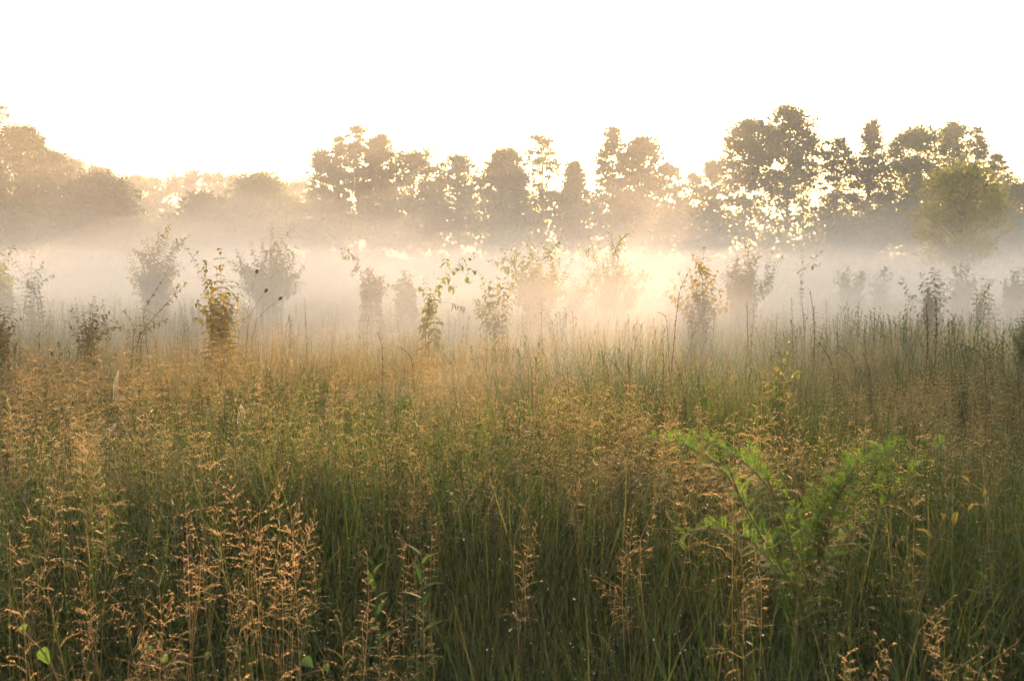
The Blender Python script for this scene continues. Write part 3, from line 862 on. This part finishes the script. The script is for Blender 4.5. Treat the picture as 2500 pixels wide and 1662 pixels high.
plant('shrub', 'wide golden shrub in the mist, right of the tall golden sapling', 'shrub',
      fan((655, 738), [(664, 555), (682, 570), (640, 585), (612, 590), (575, 610), (590, 625), (700, 600), (728, 605), (742, 648), (690, 640), (620, 640), (660, 610), (715, 660), (590, 665)], 0.2, 2, 10, 14),
      22.0, (655, 745), 'ovate', 'leaf_gold', 0.12, 0.075, 0.25, 0.011, joined=True, lush=True, seed=20, hang=0.5, depth=0.8, maxl=900)
plant('shrub', 'open shrub with a long arm reaching left, near the left edge of the mist', 'shrub',
      [[(76, 692), (50, 657), (30, 636), (4, 618)], [(80, 690), (74, 650), (80, 610)], [(90, 690), (96, 655), (104, 640)], [(84, 700), (60, 690), (40, 680)], [(90, 700), (112, 680), (128, 672)],
       [(86, 690), (88, 660)], [(78, 690), (66, 668)], ['free', (30, 636), (22, 612), (34, 600)], [(90, 695), (106, 660)], [(80, 700), (28, 705)]],
      15.0, (84, 730), 'ovate', 'leaf_green', 0.095, 0.06, 0.25, 0.007, seed=21, hang=0.3)
plant('shrub', 'pale bent shrub with a nodding top in thick mist, left of the dark leaning one', 'shrub',
      [[(895, 690), (880, 660), (868, 630), (850, 612), (827, 603)], ['free', (862, 625), (852, 625), (836, 622)], ['free', (868, 640), (872, 620)]] + fan((905, 745), [(880, 664), (900, 660), (920, 662), (938, 672), (935, 700), (880, 695)], 0.1, 2, 12, 10),
      18.0, (905, 755), 'ovate', 'leaf_gold', 0.10, 0.06, 0.3, 0.007, joined=True, lush=True, seed=22, hang=0.6, depth=0.4)
plant('shrub', 'dark rusty bush cut by the left edge of the picture', 'bush',
      fan((-10, 850), [(0, 742), (14, 750), (24, 768), (28, 790), (-20, 748), (20, 815), (-8, 770), (10, 780)], 0.1, 2, 13, 8),
      8.0, (-10, 870), 'ovate', 'leaf_rust', 0.06, 0.045, 0.25, 0.005, seed=23, hang=0.2)
plant('shrub', 'low reddish shrub of several thin stems, left of the two arching sprays', 'shrub',
      fan((215, 835), [(230, 726), (222, 745), (176, 757), (188, 775), (272, 750), (262, 770), (245, 775), (200, 790), (205, 765), (285, 790)], 0.15, 1, 14, 9),
      8.5, (215, 850), 'ovate', 'leaf_rust', 0.06, 0.036, 0.2, 0.005, seed=24, hang=0.1)
plant('shrub', 'shrub throwing two long arching leafy sprays to the right, left of the golden sapling', 'shrub',
      [[(345, 764), (372, 722), (404, 673)], [(364, 787), (400, 748), (432, 715), (455, 690)], [(330, 800), (312, 770), (302, 760)], [(345, 800), (340, 775)], ['free', (425, 720), (432, 708), (436, 694)],
       [(350, 810), (385, 790), (405, 782)], [(320, 810), (296, 800)]],
      8.5, (335, 840), 'ovate', 'leaf_gold', 0.06, 0.05, 0.35, 0.006, seed=25, hang=0.1, pairs=True)
plant('sapling', 'slender arching whip with small leaves leaning left over the golden sapling', 'sapling',
      [[(520, 790), (508, 720), (494, 672), (478, 643), (459, 612), (446, 594), (432, 589)], ['free', (470, 630), (480, 618)], ['free', (490, 662), (502, 640)]],
      10.5, (525, 810), 'ovate', 'leaf_gold', 0.07, 0.045, 0.45, 0.005, seed=26, hang=0.3)
plant('shrub', 'hazy tilted shrub with a dense dark top behind the brown seeding weeds', 'shrub',
      fan((2262, 770), [(2296, 660), (2280, 672), (2300, 690), (2266, 690), (2252, 715), (2290, 700), (2275, 720), (2318, 690)], 0.1, 2, 15, 8),
      14.0, (2258, 790), 'ovate', 'leaf_green', 0.085, 0.06, 0.3, 0.006, seed=27, hang=0.5)
plant('sapling', 'slim pale sapling just left of the hazy tilted shrub', 'sapling',
      [[(2222, 740), (2212, 700), (2202, 676)], ['free', (2215, 715), (2228, 718), (2236, 730)], ['free', (2206, 690), (2196, 690)], [(2226, 745), (2234, 720)]],
      15.0, (2226, 780), 'ovate', 'leaf_green', 0.09, 0.05, 0.3, 0.005, seed=28, hang=0.6)
plant('shrub', 'narrow hazy shrub standing behind the tall dark leafy weed at the right', 'shrub',
      fan((2400, 760), [(2398, 674), (2384, 700), (2418, 690), (2408, 685), (2380, 730), (2424, 720), (2396, 700)], 0.1, 1, 16, 8),
      15.0, (2400, 780), 'ovate', 'leaf_green', 0.085, 0.06, 0.3, 0.006, seed=29, hang=0.4)
plant('shrub', 'dark green bush cut by the right edge of the picture', 'bush',
      fan((2510, 860), [(2480, 760), (2496, 752), (2466, 790), (2470, 820), (2500, 785), (2520, 760), (2488, 800)], 0.1, 2, 17, 8),
      9.0, (2505, 880), 'narrow', 'leaf_green', 0.09, 0.04, 0.25, 0.005, seed=30, hang=0.2)
FAINT = [('ghostly wide shrub almost lost in the mist, right of the thin forked sapling', 2075, 740, [(2045, 660), (2070, 652), (2100, 662), (2120, 668), (2058, 690), (2095, 690)], 27),
         ('ghostly shrub almost lost in the mist under the yellow green tree', 2150, 740, [(2130, 668), (2150, 660), (2165, 672), (2140, 690)], 28),
         ('faint shrub in the mist between the yellow tree and the right edge', 2350, 740, [(2330, 650), (2345, 640), (2366, 648), (2375, 668), (2340, 680)], 26),
         ('faint spreading shrub in the mist at the right edge', 2478, 740, [(2455, 680), (2470, 660), (2490, 652), (2510, 660), (2480, 690)], 24),
         ('faint low shrub in the mist beneath the faded plume shrub', 1400, 745, [(1380, 690), (1395, 680), (1415, 685), (1430, 700)], 24),
         ('pale thin shrub in the mist left of the dark leaning shrub', 990, 745, [(985, 660), (1000, 670), (970, 690), (1004, 700)], 20),
         ('faint scrap of shrub at the far left edge of the mist', 8, 730, [(2, 640), (10, 650), (16, 670), (-4, 660)], 18)]
for i, (lb, bx, by, tips, D) in enumerate(FAINT):
    plant('shrub', lb, 'shrub', fan((bx, by), tips, 0.1, 2, 40 + i, 10), D, (bx, by + 5), 'ovate', 'leaf_green', 0.12, 0.07, 0.25, 0.009, joined=True, lush=True, seed=40 + i, hang=0.4, depth=0.8, group='faint shrubs in the mist')

# --- leafy weeds
def weed(label, tip, D, n=44, size=0.085, mat='leaf_green', lean=0.0, seed=1, group='leafy weeds with narrow leaves', kind='narrow', top=0.62):
    r = random.Random(seed)
    tp = PX(tip[0], tip[1], D)
    b = Vector((tp.x + lean, D + r.uniform(-.1, .1), ground_z(tp.x, D) - 0.02))
    root = thing('leafy_weed', label, 'weed', b, group)
    path = smooth_path([Vector((0, 0, 0)), (tp - b) * 0.5 + Vector((r.uniform(-.03, .03), r.uniform(-.03, .03), 0)), tp - b], 14)
    mb = MB(); mb.tube(path, [0.0045 * (1 - 0.7 * i / 13) for i in range(14)], 5); mb.obj('stem', M['twig'], root, smooth=True)
    for k in range(n):
        u = 0.3 + 0.7 * (k / (n - 1)); i = min(12, int(u * 13)); f = u * 13 - i
        p = path[i].lerp(path[i + 1], f)
        a = k * 2.4 + r.uniform(-.3, .3)
        up = -0.35 + 1.5 * max(0, u - 0.45) + r.uniform(-.15, .15)
        dr = Vector((math.cos(a), math.sin(a), up))
        put_leaf(root, p, dr, Vector((0, 0, 1)) + Vector((math.cos(a), math.sin(a), 0)) * -0.4, size * (1.15 - top * max(0, (u - 0.5) / 0.5)) * r.uniform(0.8, 1.15), r.choice(LEAF[kind, mat]))
    return root
WEEDS = [
 ('large dark green weed with a spreading leafy top, nearest the middle of the left meadow', (445, 1064), 4.0, 60, 0.10, 'leaf_fresh'),
 ('dark green weed with a star shaped top above the tall single seed head at left', (264, 1126), 3.7, 54, 0.10, 'leaf_fresh'),
 ('green weed half hidden between the two largest weeds at left', (384, 1110), 3.9, 50, 0.09, 'leaf_green'),
 ('light green weed tip standing right of the largest leafy weed', (592, 1120), 3.9, 46, 0.085, 'leaf_fresh'),
 ('green weed low at left between rust seed heads', (172, 1150), 3.9, 46, 0.09, 'leaf_fresh'),
 ('small green weed at the far left of the near meadow', (60, 1120), 4.2, 46, 0.09, 'leaf_green'),
 ('yellow green weed top below the low reddish shrub', (214, 832), 7.2, 40, 0.085, 'leaf_gold'),
 ('yellow green weed top below the arching sprays', (379, 826), 7.2, 40, 0.085, 'leaf_gold'),
 ('yellow green weed top directly beneath the golden sapling', (528, 826), 7.4, 40, 0.085, 'leaf_gold'),
 ('hazy feathery weed beside the thin dark spike, right of the golden green shrub', (1841, 742), 11.0, 44, 0.10, 'leaf_green'),
 ('short hazy weed right of the feathery one by the thin dark spike', (1898, 765), 10.5, 40, 0.09, 'leaf_green'),
 ('tall hazy weed below the thin forked sapling', (1988, 745), 11.5, 48, 0.11, 'leaf_green'),
 ('pale small weed next to the tall hazy weed on its right', (2018, 732), 13.5, 36, 0.10, 'leaf_green'),
 ('short bushy hazy weed between the pale small weed and the yellowish one', (2046, 768), 11.0, 40, 0.10, 'leaf_green'),
 ('yellowish upright weed standing in the mist right of the short bushy one', (2097, 734), 11.5, 48, 0.11, 'leaf_gold'),
 ('broad hazy weed right of the yellowish upright weed', (2136, 748), 11.5, 48, 0.11, 'leaf_green'),
 ('hazy weed leaning by the right side of the broad hazy weed', (2156, 764), 11.0, 40, 0.10, 'leaf_green'),
 ('small reddish weed left of the brown seeding weeds', (2228, 776), 9.0, 36, 0.075, 'leaf_rust'),
 ('tall dark leafy weed with stacked drooping leaves near the right edge', (2407, 738), 9.0, 60, 0.10, 'leaf_green'),
 ('weed with dark leaves below left of the tall stacked one', (2331, 790), 8.0, 44, 0.08, 'leaf_green'),
 ('pale weed sprout in the grass at the foot of the wide central shrub', (1322, 728), 13.0, 36, 0.10, 'leaf_green'),
 ('pale weed sprout at the foot of the dark leaning shrub', (1046, 730), 10.5, 44, 0.10, 'leaf_gold'),
 ('fresh green weed with fine leaves deep in shade at the lower right', (2405, 1330), 3.0, 50, 0.08, 'leaf_fresh'),
]
for i, (lb, tp, D, n, sz, mt) in enumerate(WEEDS):
    weed(lb, tp, D * (0.86 if D >= 10 else 1.0), n, sz, mt, seed=60 + i)

# --- the near arching shrub with feathery leaves, lower right
plant('arching_shrub', 'near shrub with long arching thorny stems and feathery bright green leaves, lower right', 'shrub',
      [[(1930, 1306), (1908, 1245), (1875, 1185), (1836, 1141), (1781, 1102), (1735, 1078), (1700, 1062)],
       [(1880, 1340), (1842, 1284), (1809, 1212), (1770, 1152), (1715, 1102), (1655, 1080), (1596, 1067)],
       [(1900, 1390), (1836, 1317), (1792, 1295), (1726, 1284), (1668, 1302)],
       [(2007, 1350), (2040, 1290), (2078, 1229), (2122, 1174), (2166, 1113), (2196, 1078)],
       [(2018, 1295), (2029, 1218), (2073, 1152), (2128, 1113), (2190, 1084)],
       [(2010, 1300), (2050, 1200), (2100, 1140), (2150, 1104), (2180, 1096)],
       ['twig', 3, 0.9, (2150, 1090)], ['twig', 4, 0.75, (2090, 1110)], ['twig', 5, 0.8, (2130, 1092)], ['twig', 3, 0.5, (2000, 1210)], ['twig', 4, 0.45, (1985, 1190)], ['twig', 3, 0.7, (2150, 1180)], ['twig', 3, 0.75, (2110, 1130)], ['twig', 3, 0.65, (2060, 1165)], ['twig', 4, 0.6, (2030, 1160)], ['twig', 5, 0.6, (2080, 1120)], ['twig', 3, 0.6, (2040, 1200)], ['twig', 3, 0.85, (2170, 1130)], ['twig', 0, 0.7, (1830, 1100)], ['twig', 1, 0.75, (1740, 1070)],
       [(1990, 1320), (2000, 1240), (2040, 1190), (2080, 1160)],
       [(2051, 1328), (2150, 1240), (2199, 1174), (2260, 1119), (2300, 1084)],
       [(1960, 1330), (1950, 1260), (1925, 1215), (1900, 1190)]],
      3.0, (1960, 1480), 'frond', 'leaf_fresh', 0.066, 0.0095, 0.08, 0.0058, seed=31, hang=0.1, depth=0.22, pairs=True, taper=0.3, maxl=298)
plant('arching_shrub', 'reddish arching branch with sparse feathery leaves, right of the near arching shrub', 'shrub',
      [[(2262, 1328), (2309, 1267), (2353, 1196), (2397, 1130), (2432, 1084)], [(2270, 1330), (2320, 1290), (2380, 1230), (2420, 1200)]],
      3.2, (2245, 1480), 'frond', 'leaf_gold', 0.075, 0.05, 0.35, 0.0045, seed=32, hang=0.1, depth=0.12, pairs=False)
plant('low_shrub', 'small leafy shrub with nodding tips in the grass at the right middle distance', 'shrub',
      fan((1895, 930), [(1945, 822), (1925, 838), (1880, 870), (1900, 860), (1930, 880), (1870, 905), (1950, 905)], 0.1, 1, 18, 10),
      6.0, (1895, 960), 'ovate', 'leaf_green', 0.05, 0.055, 0.35, 0.004, seed=33, hang=0.5)

# --- creeping vines with heart shaped leaves along the bottom
def vine(label, pts, D, leaves, mat='leaf_shaded', seed=1):
    r = random.Random(seed)
    P = [PX(px, py, D) for px, py in pts]
    b = Vector((P[0].x, D, ground_z(P[0].x, D)))
    root = thing('vine', label, 'vine', b, 'creeping vines')
    path = smooth_path([Vector((0, 0, -0.02))] + [p - b for p in P], 14)
    mb = MB(); mb.tube(path, [0.0018] * 14, 4); mb.obj('stem', M['twig'], root, smooth=True)
    for (lx, ly, sz, ax, az) in leaves:
        p = PX(lx, ly, D) - b
        q = min(path, key=lambda w: (w - p).length)
        dr = Vector((ax, -0.35, az)).normalized()
        sb = MB(); sb.tube([q, q.lerp(p, 0.5) + Vector((0, 0, 0.006)), p], [0.0011, 0.0009, 0.0008], 3); sb.obj('leaf_stalk', M['twig'], root)
        put_leaf(root, p, dr, Vector((r.uniform(-.5, .5), -0.3, 1.0)), sz * 0.85, r.choice(LEAF['heart', mat]))
vine('vine with a large upright heart shaped leaf in the lower left corner', [(150, 1650), (120, 1600), (60, 1545)], 2.1, [(112, 1578, 0.05, 0.1, -1.0), (54, 1524, 0.02, 0.4, -0.8)], seed=1)
vine('vine with several small glowing leaves low at the left', [(300, 1660), (380, 1615), (510, 1600)], 2.2, [(360, 1575, 0.022, 0.5, -0.8), (395, 1600, 0.026, 0.6, -0.6), (505, 1590, 0.022, 0.3, -0.9)], seed=2)
vine('vine with a broad pale leaf shining at the bottom edge', [(700, 1670), (740, 1640), (800, 1630)], 2.05, [(735, 1612, 0.038, 0.9, -0.15), (790, 1622, 0.022, 0.8, -0.6)], seed=3)

# --- dried wildflowers and bare seeding spikes
def dried_flower(label, pts, D, seed):
    r = random.Random(seed)
    P = [PX(px, py, D) for px, py in pts]
    b = Vector((P[0].x, D, ground_z(P[0].x, D) - 0.02))
    root = thing('dried_wildflower', label, 'wildflower', b, 'dried wildflowers by the golden sapling')
    path = smooth_path([Vector((0, 0, 0))] + [p - b for p in P], 16)
    mb = MB(); mb.tube(path, [0.003 * (1 - 0.6 * i / 15) for i in range(16)], 4); mb.obj('stem', M['dry'], root, smooth=True)
    hb = MB(); t = (path[-1] - path[-2]).normalized(); c = path[-1]
    hb.tube([c - t * 0.004, c + t * 0.006, c + t * 0.018, c + t * 0.03, c + t * 0.036], [0.003, 0.009, 0.012, 0.009, 0.003], 8)
    for k in range(16):
        a = k * 0.393; o = Vector((math.cos(a), math.sin(a), 0)); o = (o - t * o.dot(t)).normalized()
        hb.tube([c + o * 0.008, c + o * 0.014 + t * 0.016, c + o * 0.008 + t * 0.034], [0.001, 0.001, 0.0006], 3)
    hb.obj('seed_head', M['dry'], root)
dried_flower('dried wildflower with the largest round seed head, right of the golden sapling', [(600, 800), (622, 745), (647, 713)], 8.6, 1)
dried_flower('dried wildflower with the highest small seed head, above the right side of the golden sapling', [(600, 790), (610, 725), (626, 667)], 8.7, 2)
dried_flower('dried wildflower leaning furthest right of the golden sapling', [(610, 800), (650, 755), (681, 731)], 8.8, 3)

def spike(label, pts, D, seed, thick=1.0, head=0.4, group='dark seeding spikes above the grass'):
    r = random.Random(seed)
    P = [PX(px, py, D) for px, py in pts]
    bx = P[0].x + (P[0].x - P[1].x) * 0.6 + r.uniform(-.06, .06); b = Vector((bx, D, ground_z(bx, D) - 0.02))
    root = thing('seeding_spike', label, 'seed stalk', b, group)
    n = 44
    path = smooth_path([Vector((0, 0, 0))] + [p - b for p in P], n)
    mb = MB(); mb.tube(path, [0.0028 * thick * (1 - 0.6 * i / (n - 1)) for i in range(n)], 4); mb.obj('stem', M['dry'], root, smooth=True)
    sb = MB()
    for i in range(int(n * (1 - head)), n):
        for k in range(2):
            p = path[i - 1].lerp(path[i], r.random()); t = (path[i] - path[i - 1]).normalized()
            o = Vector((r.uniform(-1, 1), r.uniform(-1, 1), r.uniform(-1, 1))); o = (o - t * o.dot(t)).normalized()
            dr = (t + o * 0.55).normalized(); l = r.uniform(0.012, 0.022) * thick; s_ = dr.cross(o).normalized() * l * 0.2
            sb.add([p, p + dr * l * .5 + s_, p + dr * l, p + dr * l * .5 - s_], [(0, 1, 2, 3)])
    sb.obj('seed_head', M['seed'], root)['kind'] = 'stuff'
SPIKES = [
 ('tallest curved dark stalk bending right at its tip, in front of the golden green shrub', [(1640, 900), (1652, 757), (1661, 699), (1680, 668)], 6.5, 1.2, 0.5),
 ('thin dark spike with upright seeds beside the feathery hazy weed', [(1826, 850), (1825, 790), (1824, 738)], 9.0, 1.2, 0.35),
 ('slim spike left of the thin forked sapling stem, standing straight', [(1936, 850), (1934, 780), (1933, 728)], 9.0, 1.0, 0.35),
 ('spike with a thick dark head just right of the thin forked sapling', [(1990, 850), (1986, 760), (1978, 714)], 9.0, 1.3, 0.3),
 ('thin spike between the forked sapling and the thick headed spike', [(1965, 850), (1962, 770), (1957, 722)], 9.5, 1.0, 0.3),
 ('brown seeding weed with the tallest rough head, right of the reddish weed', [(2284, 860), (2287, 790), (2284, 732)], 8.0, 2.0, 0.5),
 ('brown seeding weed standing left in the pair by the hazy tilted shrub', [(2266, 860), (2264, 800), (2262, 744)], 8.0, 2.0, 0.5),
 ('thin brown weed stem bowing right beside the brown seeding pair', [(2275, 850), (2295, 780), (2306, 752), (2318, 765)], 8.0, 1.0, 0.3),
 ('nodding dark grass head left of centre, hooked to the left', [(935, 880), (932, 835), (922, 814)], 6.5, 1.1, 0.5),
 ('dark grass head arching flat to the left, right of the hooked one', [(1010, 880), (992, 856), (968, 846)], 6.3, 1.0, 0.5),
 ('dark straight seed spike leaning left, leftmost of the group right of centre', [(1490, 940), (1480, 895), (1467, 858)], 5.8, 1.1, 0.55),
 ('dark seed spike leaning strongly left, second in the group right of centre', [(1535, 950), (1518, 915), (1492, 878)], 5.6, 1.1, 0.55),
 ('dark upright seed spike, third in the group right of centre', [(1538, 1000), (1537, 920), (1534, 864)], 5.5, 1.2, 0.6),
 ('short dark upright seed spike near the middle of the meadow', [(1301, 990), (1300, 945), (1298, 898)], 5.5, 1.0, 0.6),
 ('rust coloured upright head low in the middle of the meadow', [(1281, 1040), (1280, 1010), (1276, 968)], 5.0, 1.2, 0.6),
 ('dark straight stalk below the tallest curved one', [(1620, 990), (1619, 920), (1620, 866)], 5.4, 1.1, 0.5),
 ('slanting dark stalk crossing right of the dark straight one', [(1672, 960), (1660, 910), (1646, 872)], 5.6, 1.1, 0.5),
 ('slender stalk with a small drooping umbel left of the tallest curved stalk', [(1634, 900), (1630, 800), (1624, 765), (1606, 762)], 6.6, 0.9, 0.3),
 ('dark spike slanting left above the small low shrub on the right', [(2040, 905), (2022, 868), (1998, 834)], 5.8, 1.1, 0.55),
 ('dark arching spike right of the small low shrub, hooked left', [(2092, 915), (2080, 868), (2050, 846)], 5.7, 1.1, 0.5),
 ('tall dark thick spike right of the small low shrub', [(2128, 950), (2122, 900), (2108, 862)], 5.6, 1.5, 0.6),
 ('dark branch like spike lying nearly flat near the right edge', [(2412, 890), (2385, 852), (2338, 840)], 5.8, 1.2, 0.6),
 ('dark spike falling steeply at the right edge', [(2490, 900), (2470, 860), (2449, 826)], 5.6, 1.1, 0.6),
 ('small dark spike leaning left under the flat one near the right edge', [(2466, 940), (2452, 910), (2432, 894)], 5.3, 1.0, 0.5),
 ('lone rusty spike leaning left in the right meadow', [(2278, 1045), (2262, 1005), (2242, 980)], 4.6, 0.9, 0.6),
 ('thin grass head nodding over the spiderweb at the left', [(312, 1010), (300, 975), (287, 950)], 5.0, 0.9, 0.5),
 ('straight seed spike left of the dark leaning shrub', [(748, 840), (746, 780), (744, 726)], 8.0, 0.9, 0.4),
 ('brown arched grass head low in the middle, bent to the right', [(960, 1140), (952, 1092), (970, 1084), (994, 1090)], 4.2, 0.8, 0.5),
]
for i, (lb, pts, D, th, hd) in enumerate(SPIKES):
    spike(lb, pts, D, 200 + i, th, hd)

# --- the biggest rust coloured seeding clumps in front
def seed_clump(label, tips, D, seed, plen=0.24, blen=0.05, lean=0.05):
    r = random.Random(seed)
    cx = sum(t[0] for t in tips) / len(tips)
    b = PX(cx, 1500, D); b = Vector((b.x, D, ground_z(b.x, D) - 0.02))
    root = thing('seeding_clump', label, 'grass clump', b, 'rust coloured seeding clumps in front')
    for (px, py) in tips:
        dd = D + r.uniform(-.12, .12)
        tp = PX(px, py, dd) - b
        p0 = Vector((tp.x * 0.55 + r.uniform(-.09, .09), r.uniform(-.06, .06), 0))
        kk = r.uniform(-0.07, 0.07)
        path = smooth_path([p0, p0.lerp(tp, 0.45) + Vector(((p0.x - tp.x) * 0.12, 0, 0.01)), p0.lerp(tp, 0.85) + Vector((-kk * 0.6, 0, 0.03)), tp + Vector((kk, 0, -abs(kk) * 0.4))], 10)
        mb = MB(); mb.tube(path, [0.0015, 0.0015, 0.0014, 0.0014, 0.0013, 0.0012, 0.0011, 0.001, 0.0008, 0.0005], 4)
        cm = mb.obj('culm', M['culm'], root, smooth=True)
        pb = MB(); panicle(pb, path[-3], path[-1], r, r.choice([9, 10, 11]), plen * r.uniform(0.85, 1.15), blen * r.uniform(0.6, 1.25), 0.68, r.uniform(0.4, 1.1), 0, 0)
        pb.obj('seed_head', M['panicle'], cm)['kind'] = 'stuff'
        for k in range(2):
            lb2 = MB(); u = r.uniform(0.1, 0.5); pp = p0.lerp(tp, u)
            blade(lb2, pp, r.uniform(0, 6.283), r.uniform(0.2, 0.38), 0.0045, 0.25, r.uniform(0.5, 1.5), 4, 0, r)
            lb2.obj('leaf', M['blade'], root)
CLUMPS = [
 ('single tall rust seed head standing alone at the left with a straight golden stem', [(258, 1145)], 2.6),
 ('largest clump of rust seed heads in front, left of the middle', [(560, 1140), (600, 1190), (640, 1120), (655, 1230), (610, 1290), (700, 1210), (670, 1330), (720, 1290), (745, 1240), (585, 1400), (640, 1370), (770, 1380), (700, 1450)], 2.5),
 ('clump of rust seed heads between the single tall one and the largest clump', [(455, 1210), (485, 1290), (440, 1330), (495, 1240)], 2.5),
 ('loose rust seed heads at the left edge of the near meadow', [(15, 1200), (40, 1300), (110, 1230), (72, 1350), (10, 1380)], 2.7),
 ('low rust seed heads in the dark grass at the left, below the single tall one', [(205, 1400), (320, 1500), (335, 1420), (400, 1440), (425, 1540)], 2.2),
 ('orange seed heads at the middle, right of the largest clump', [(1000, 1290), (1034, 1345), (1055, 1265), (980, 1390)], 2.9),
 ('slim rust seed heads near the middle of the picture standing over dark green', [(1262, 1225), (1275, 1310), (1296, 1260)], 3.1),
 ('pale seed heads leaning right in front of the near arching shrub', [(1545, 1240), (1520, 1310), (1490, 1370), (1565, 1215)], 2.8),
 ('reddish seed heads against the stems of the near arching shrub', [(1842, 1250), (1856, 1330), (1830, 1380)], 2.6),
 ('bright rust seed heads standing in the darkest lower right corner', [(2265, 1430), (2292, 1500), (2312, 1455), (2335, 1560), (2405, 1540)], 2.2),
 ('arching seed heads bowed over the bottom edge at the right', [(2100, 1540), (2140, 1560), (2190, 1530), (2060, 1600)], 2.0),
 ('rust seed heads at the middle left, just above the pale leaf vine', [(905, 1350), (880, 1430), (930, 1490)], 2.4),
 ('faint rust seed heads crossing the middle of the near meadow', [(1130, 1130), (1165, 1110), (1210, 1150), (1230, 1120)], 3.6),
 ('thin rust seed heads between the middle ones and the arching shrub', [(1390, 1120), (1405, 1180), (1440, 1150)], 3.5),
]
for i, (lb, tips, D) in enumerate(CLUMPS):
    seed_clump(lb, tips, D, 300 + i, 0.21 if D > 2.3 else 0.17, 0.037 if D > 2.3 else 0.03)

# --- spiderwebs
M['silk'] = mat_leaf('silk', [(0.75, 0.72, 0.68), (0.85, 0.82, 0.78)], 0.5, 0.1, 0.3)
def web(label, outer, inner, D):
    """rungs of silk between two edge threads"""
    A = smooth_path([PX(px, py, D) for px, py in outer], 22); B = smooth_path([PX(px, py, D + 0.05) for px, py in inner], 22)
    b = A[11].copy(); root = thing('spiderweb', label, 'spiderweb', b, 'spiderwebs hung in the grass')
    mb = MB()
    for i in range(0, 22, 2): mb.tube([A[i] - b, A[i].lerp(B[i], .5) - b + Vector((0, 0, -0.002)), B[i] - b], [0.00025] * 3, 3)
    mb.obj('rung_threads', M['silk'], root)
    mb = MB()
    for k in (0, 2, 4, 6, 8):
        mb.tube([a.lerp(c, k / 8) - b for a, c in zip(A, B)], [0.0005 if k in (0, 8) else 0.0003] * 22, 3)
    mb.obj('long_threads', M['silk'], root)
web('long curved spiderweb hanging from grass heads at the left', [(289, 905), (279, 925), (275, 955), (279, 985)], [(290, 908), (287, 930), (288, 950), (296, 975)], 5.0)
web('small triangular spiderweb left of the middle of the meadow', [(588, 985), (580, 1015), (580, 1040)], [(590, 988), (600, 1010), (594, 1032)], 4.8)
web('little spiderweb below the long curved one', [(283, 1030), (272, 1042), (262, 1046)], [(284, 1034), (276, 1049), (264, 1050)], 4.6)

# --- dew on the near grass
def dew():
    o = near_tufts; me = o.data; n = len(me.vertices)
    co = np.zeros(n * 3, np.float32); me.vertices.foreach_get('co', co); co = co.reshape(-1, 3)
    rot = np.zeros(n * 3, np.float32); me.attributes['rot'].data.foreach_get('vector', rot); rot = rot.reshape(-1, 3)
    sc = np.zeros(n, np.float32); me.attributes['scl'].data.foreach_get('value', sc)
    vi = np.zeros(n, np.int32); me.attributes['vi'].data.foreach_get('value', vi)
    r = random.Random(77)
    near = [i for i in range(n) if co[i, 1] < 5.0]
    mb = MB()
    t = (1 + 5 ** .5) / 2
    ov = np.array([(0, 0, 1), (1, 0, 0), (0, 1, 0), (-1, 0, 0), (0, -1, 0), (0, 0, -1)], np.float32)
    of = [(0, 1, 2), (0, 2, 3), (0, 3, 4), (0, 4, 1), (5, 2, 1), (5, 3, 2), (5, 4, 3), (5, 1, 4)]
    for k in range(16000):
        i = r.choice(near); m = tufts[vi[i]].data; v = m.vertices[r.randrange(len(m.vertices))].co
        if v.z < 0.42: continue
        p = Euler(rot[i]).to_matrix() @ (v * float(sc[i])) + Vector(co[i])
        mb.add(ov * (r.uniform(0.0013, 0.0025)) + np.array(p), None, of)
    m, tt, out = nt('dew')
    a = tt.nodes.new('ShaderNodeBsdfTranslucent'); a.inputs[0].default_value = (0.95, 0.95, 0.93, 1)
    g = tt.nodes.new('ShaderNodeBsdfGlossy'); g.inputs['Roughness'].default_value = 0.25
    mx = tt.nodes.new('ShaderNodeMixShader'); mx.inputs[0].default_value = 0.45
    tt.links.new(a.outputs[0], mx.inputs[1]); tt.links.new(g.outputs[0], mx.inputs[2]); tt.links.new(mx.outputs[0], out.inputs['Surface'])
    tag(mb.obj('dew_drops', m, smooth=True), 'tiny bright dew drops beading the near grass', 'dew', kind='stuff')
dew()
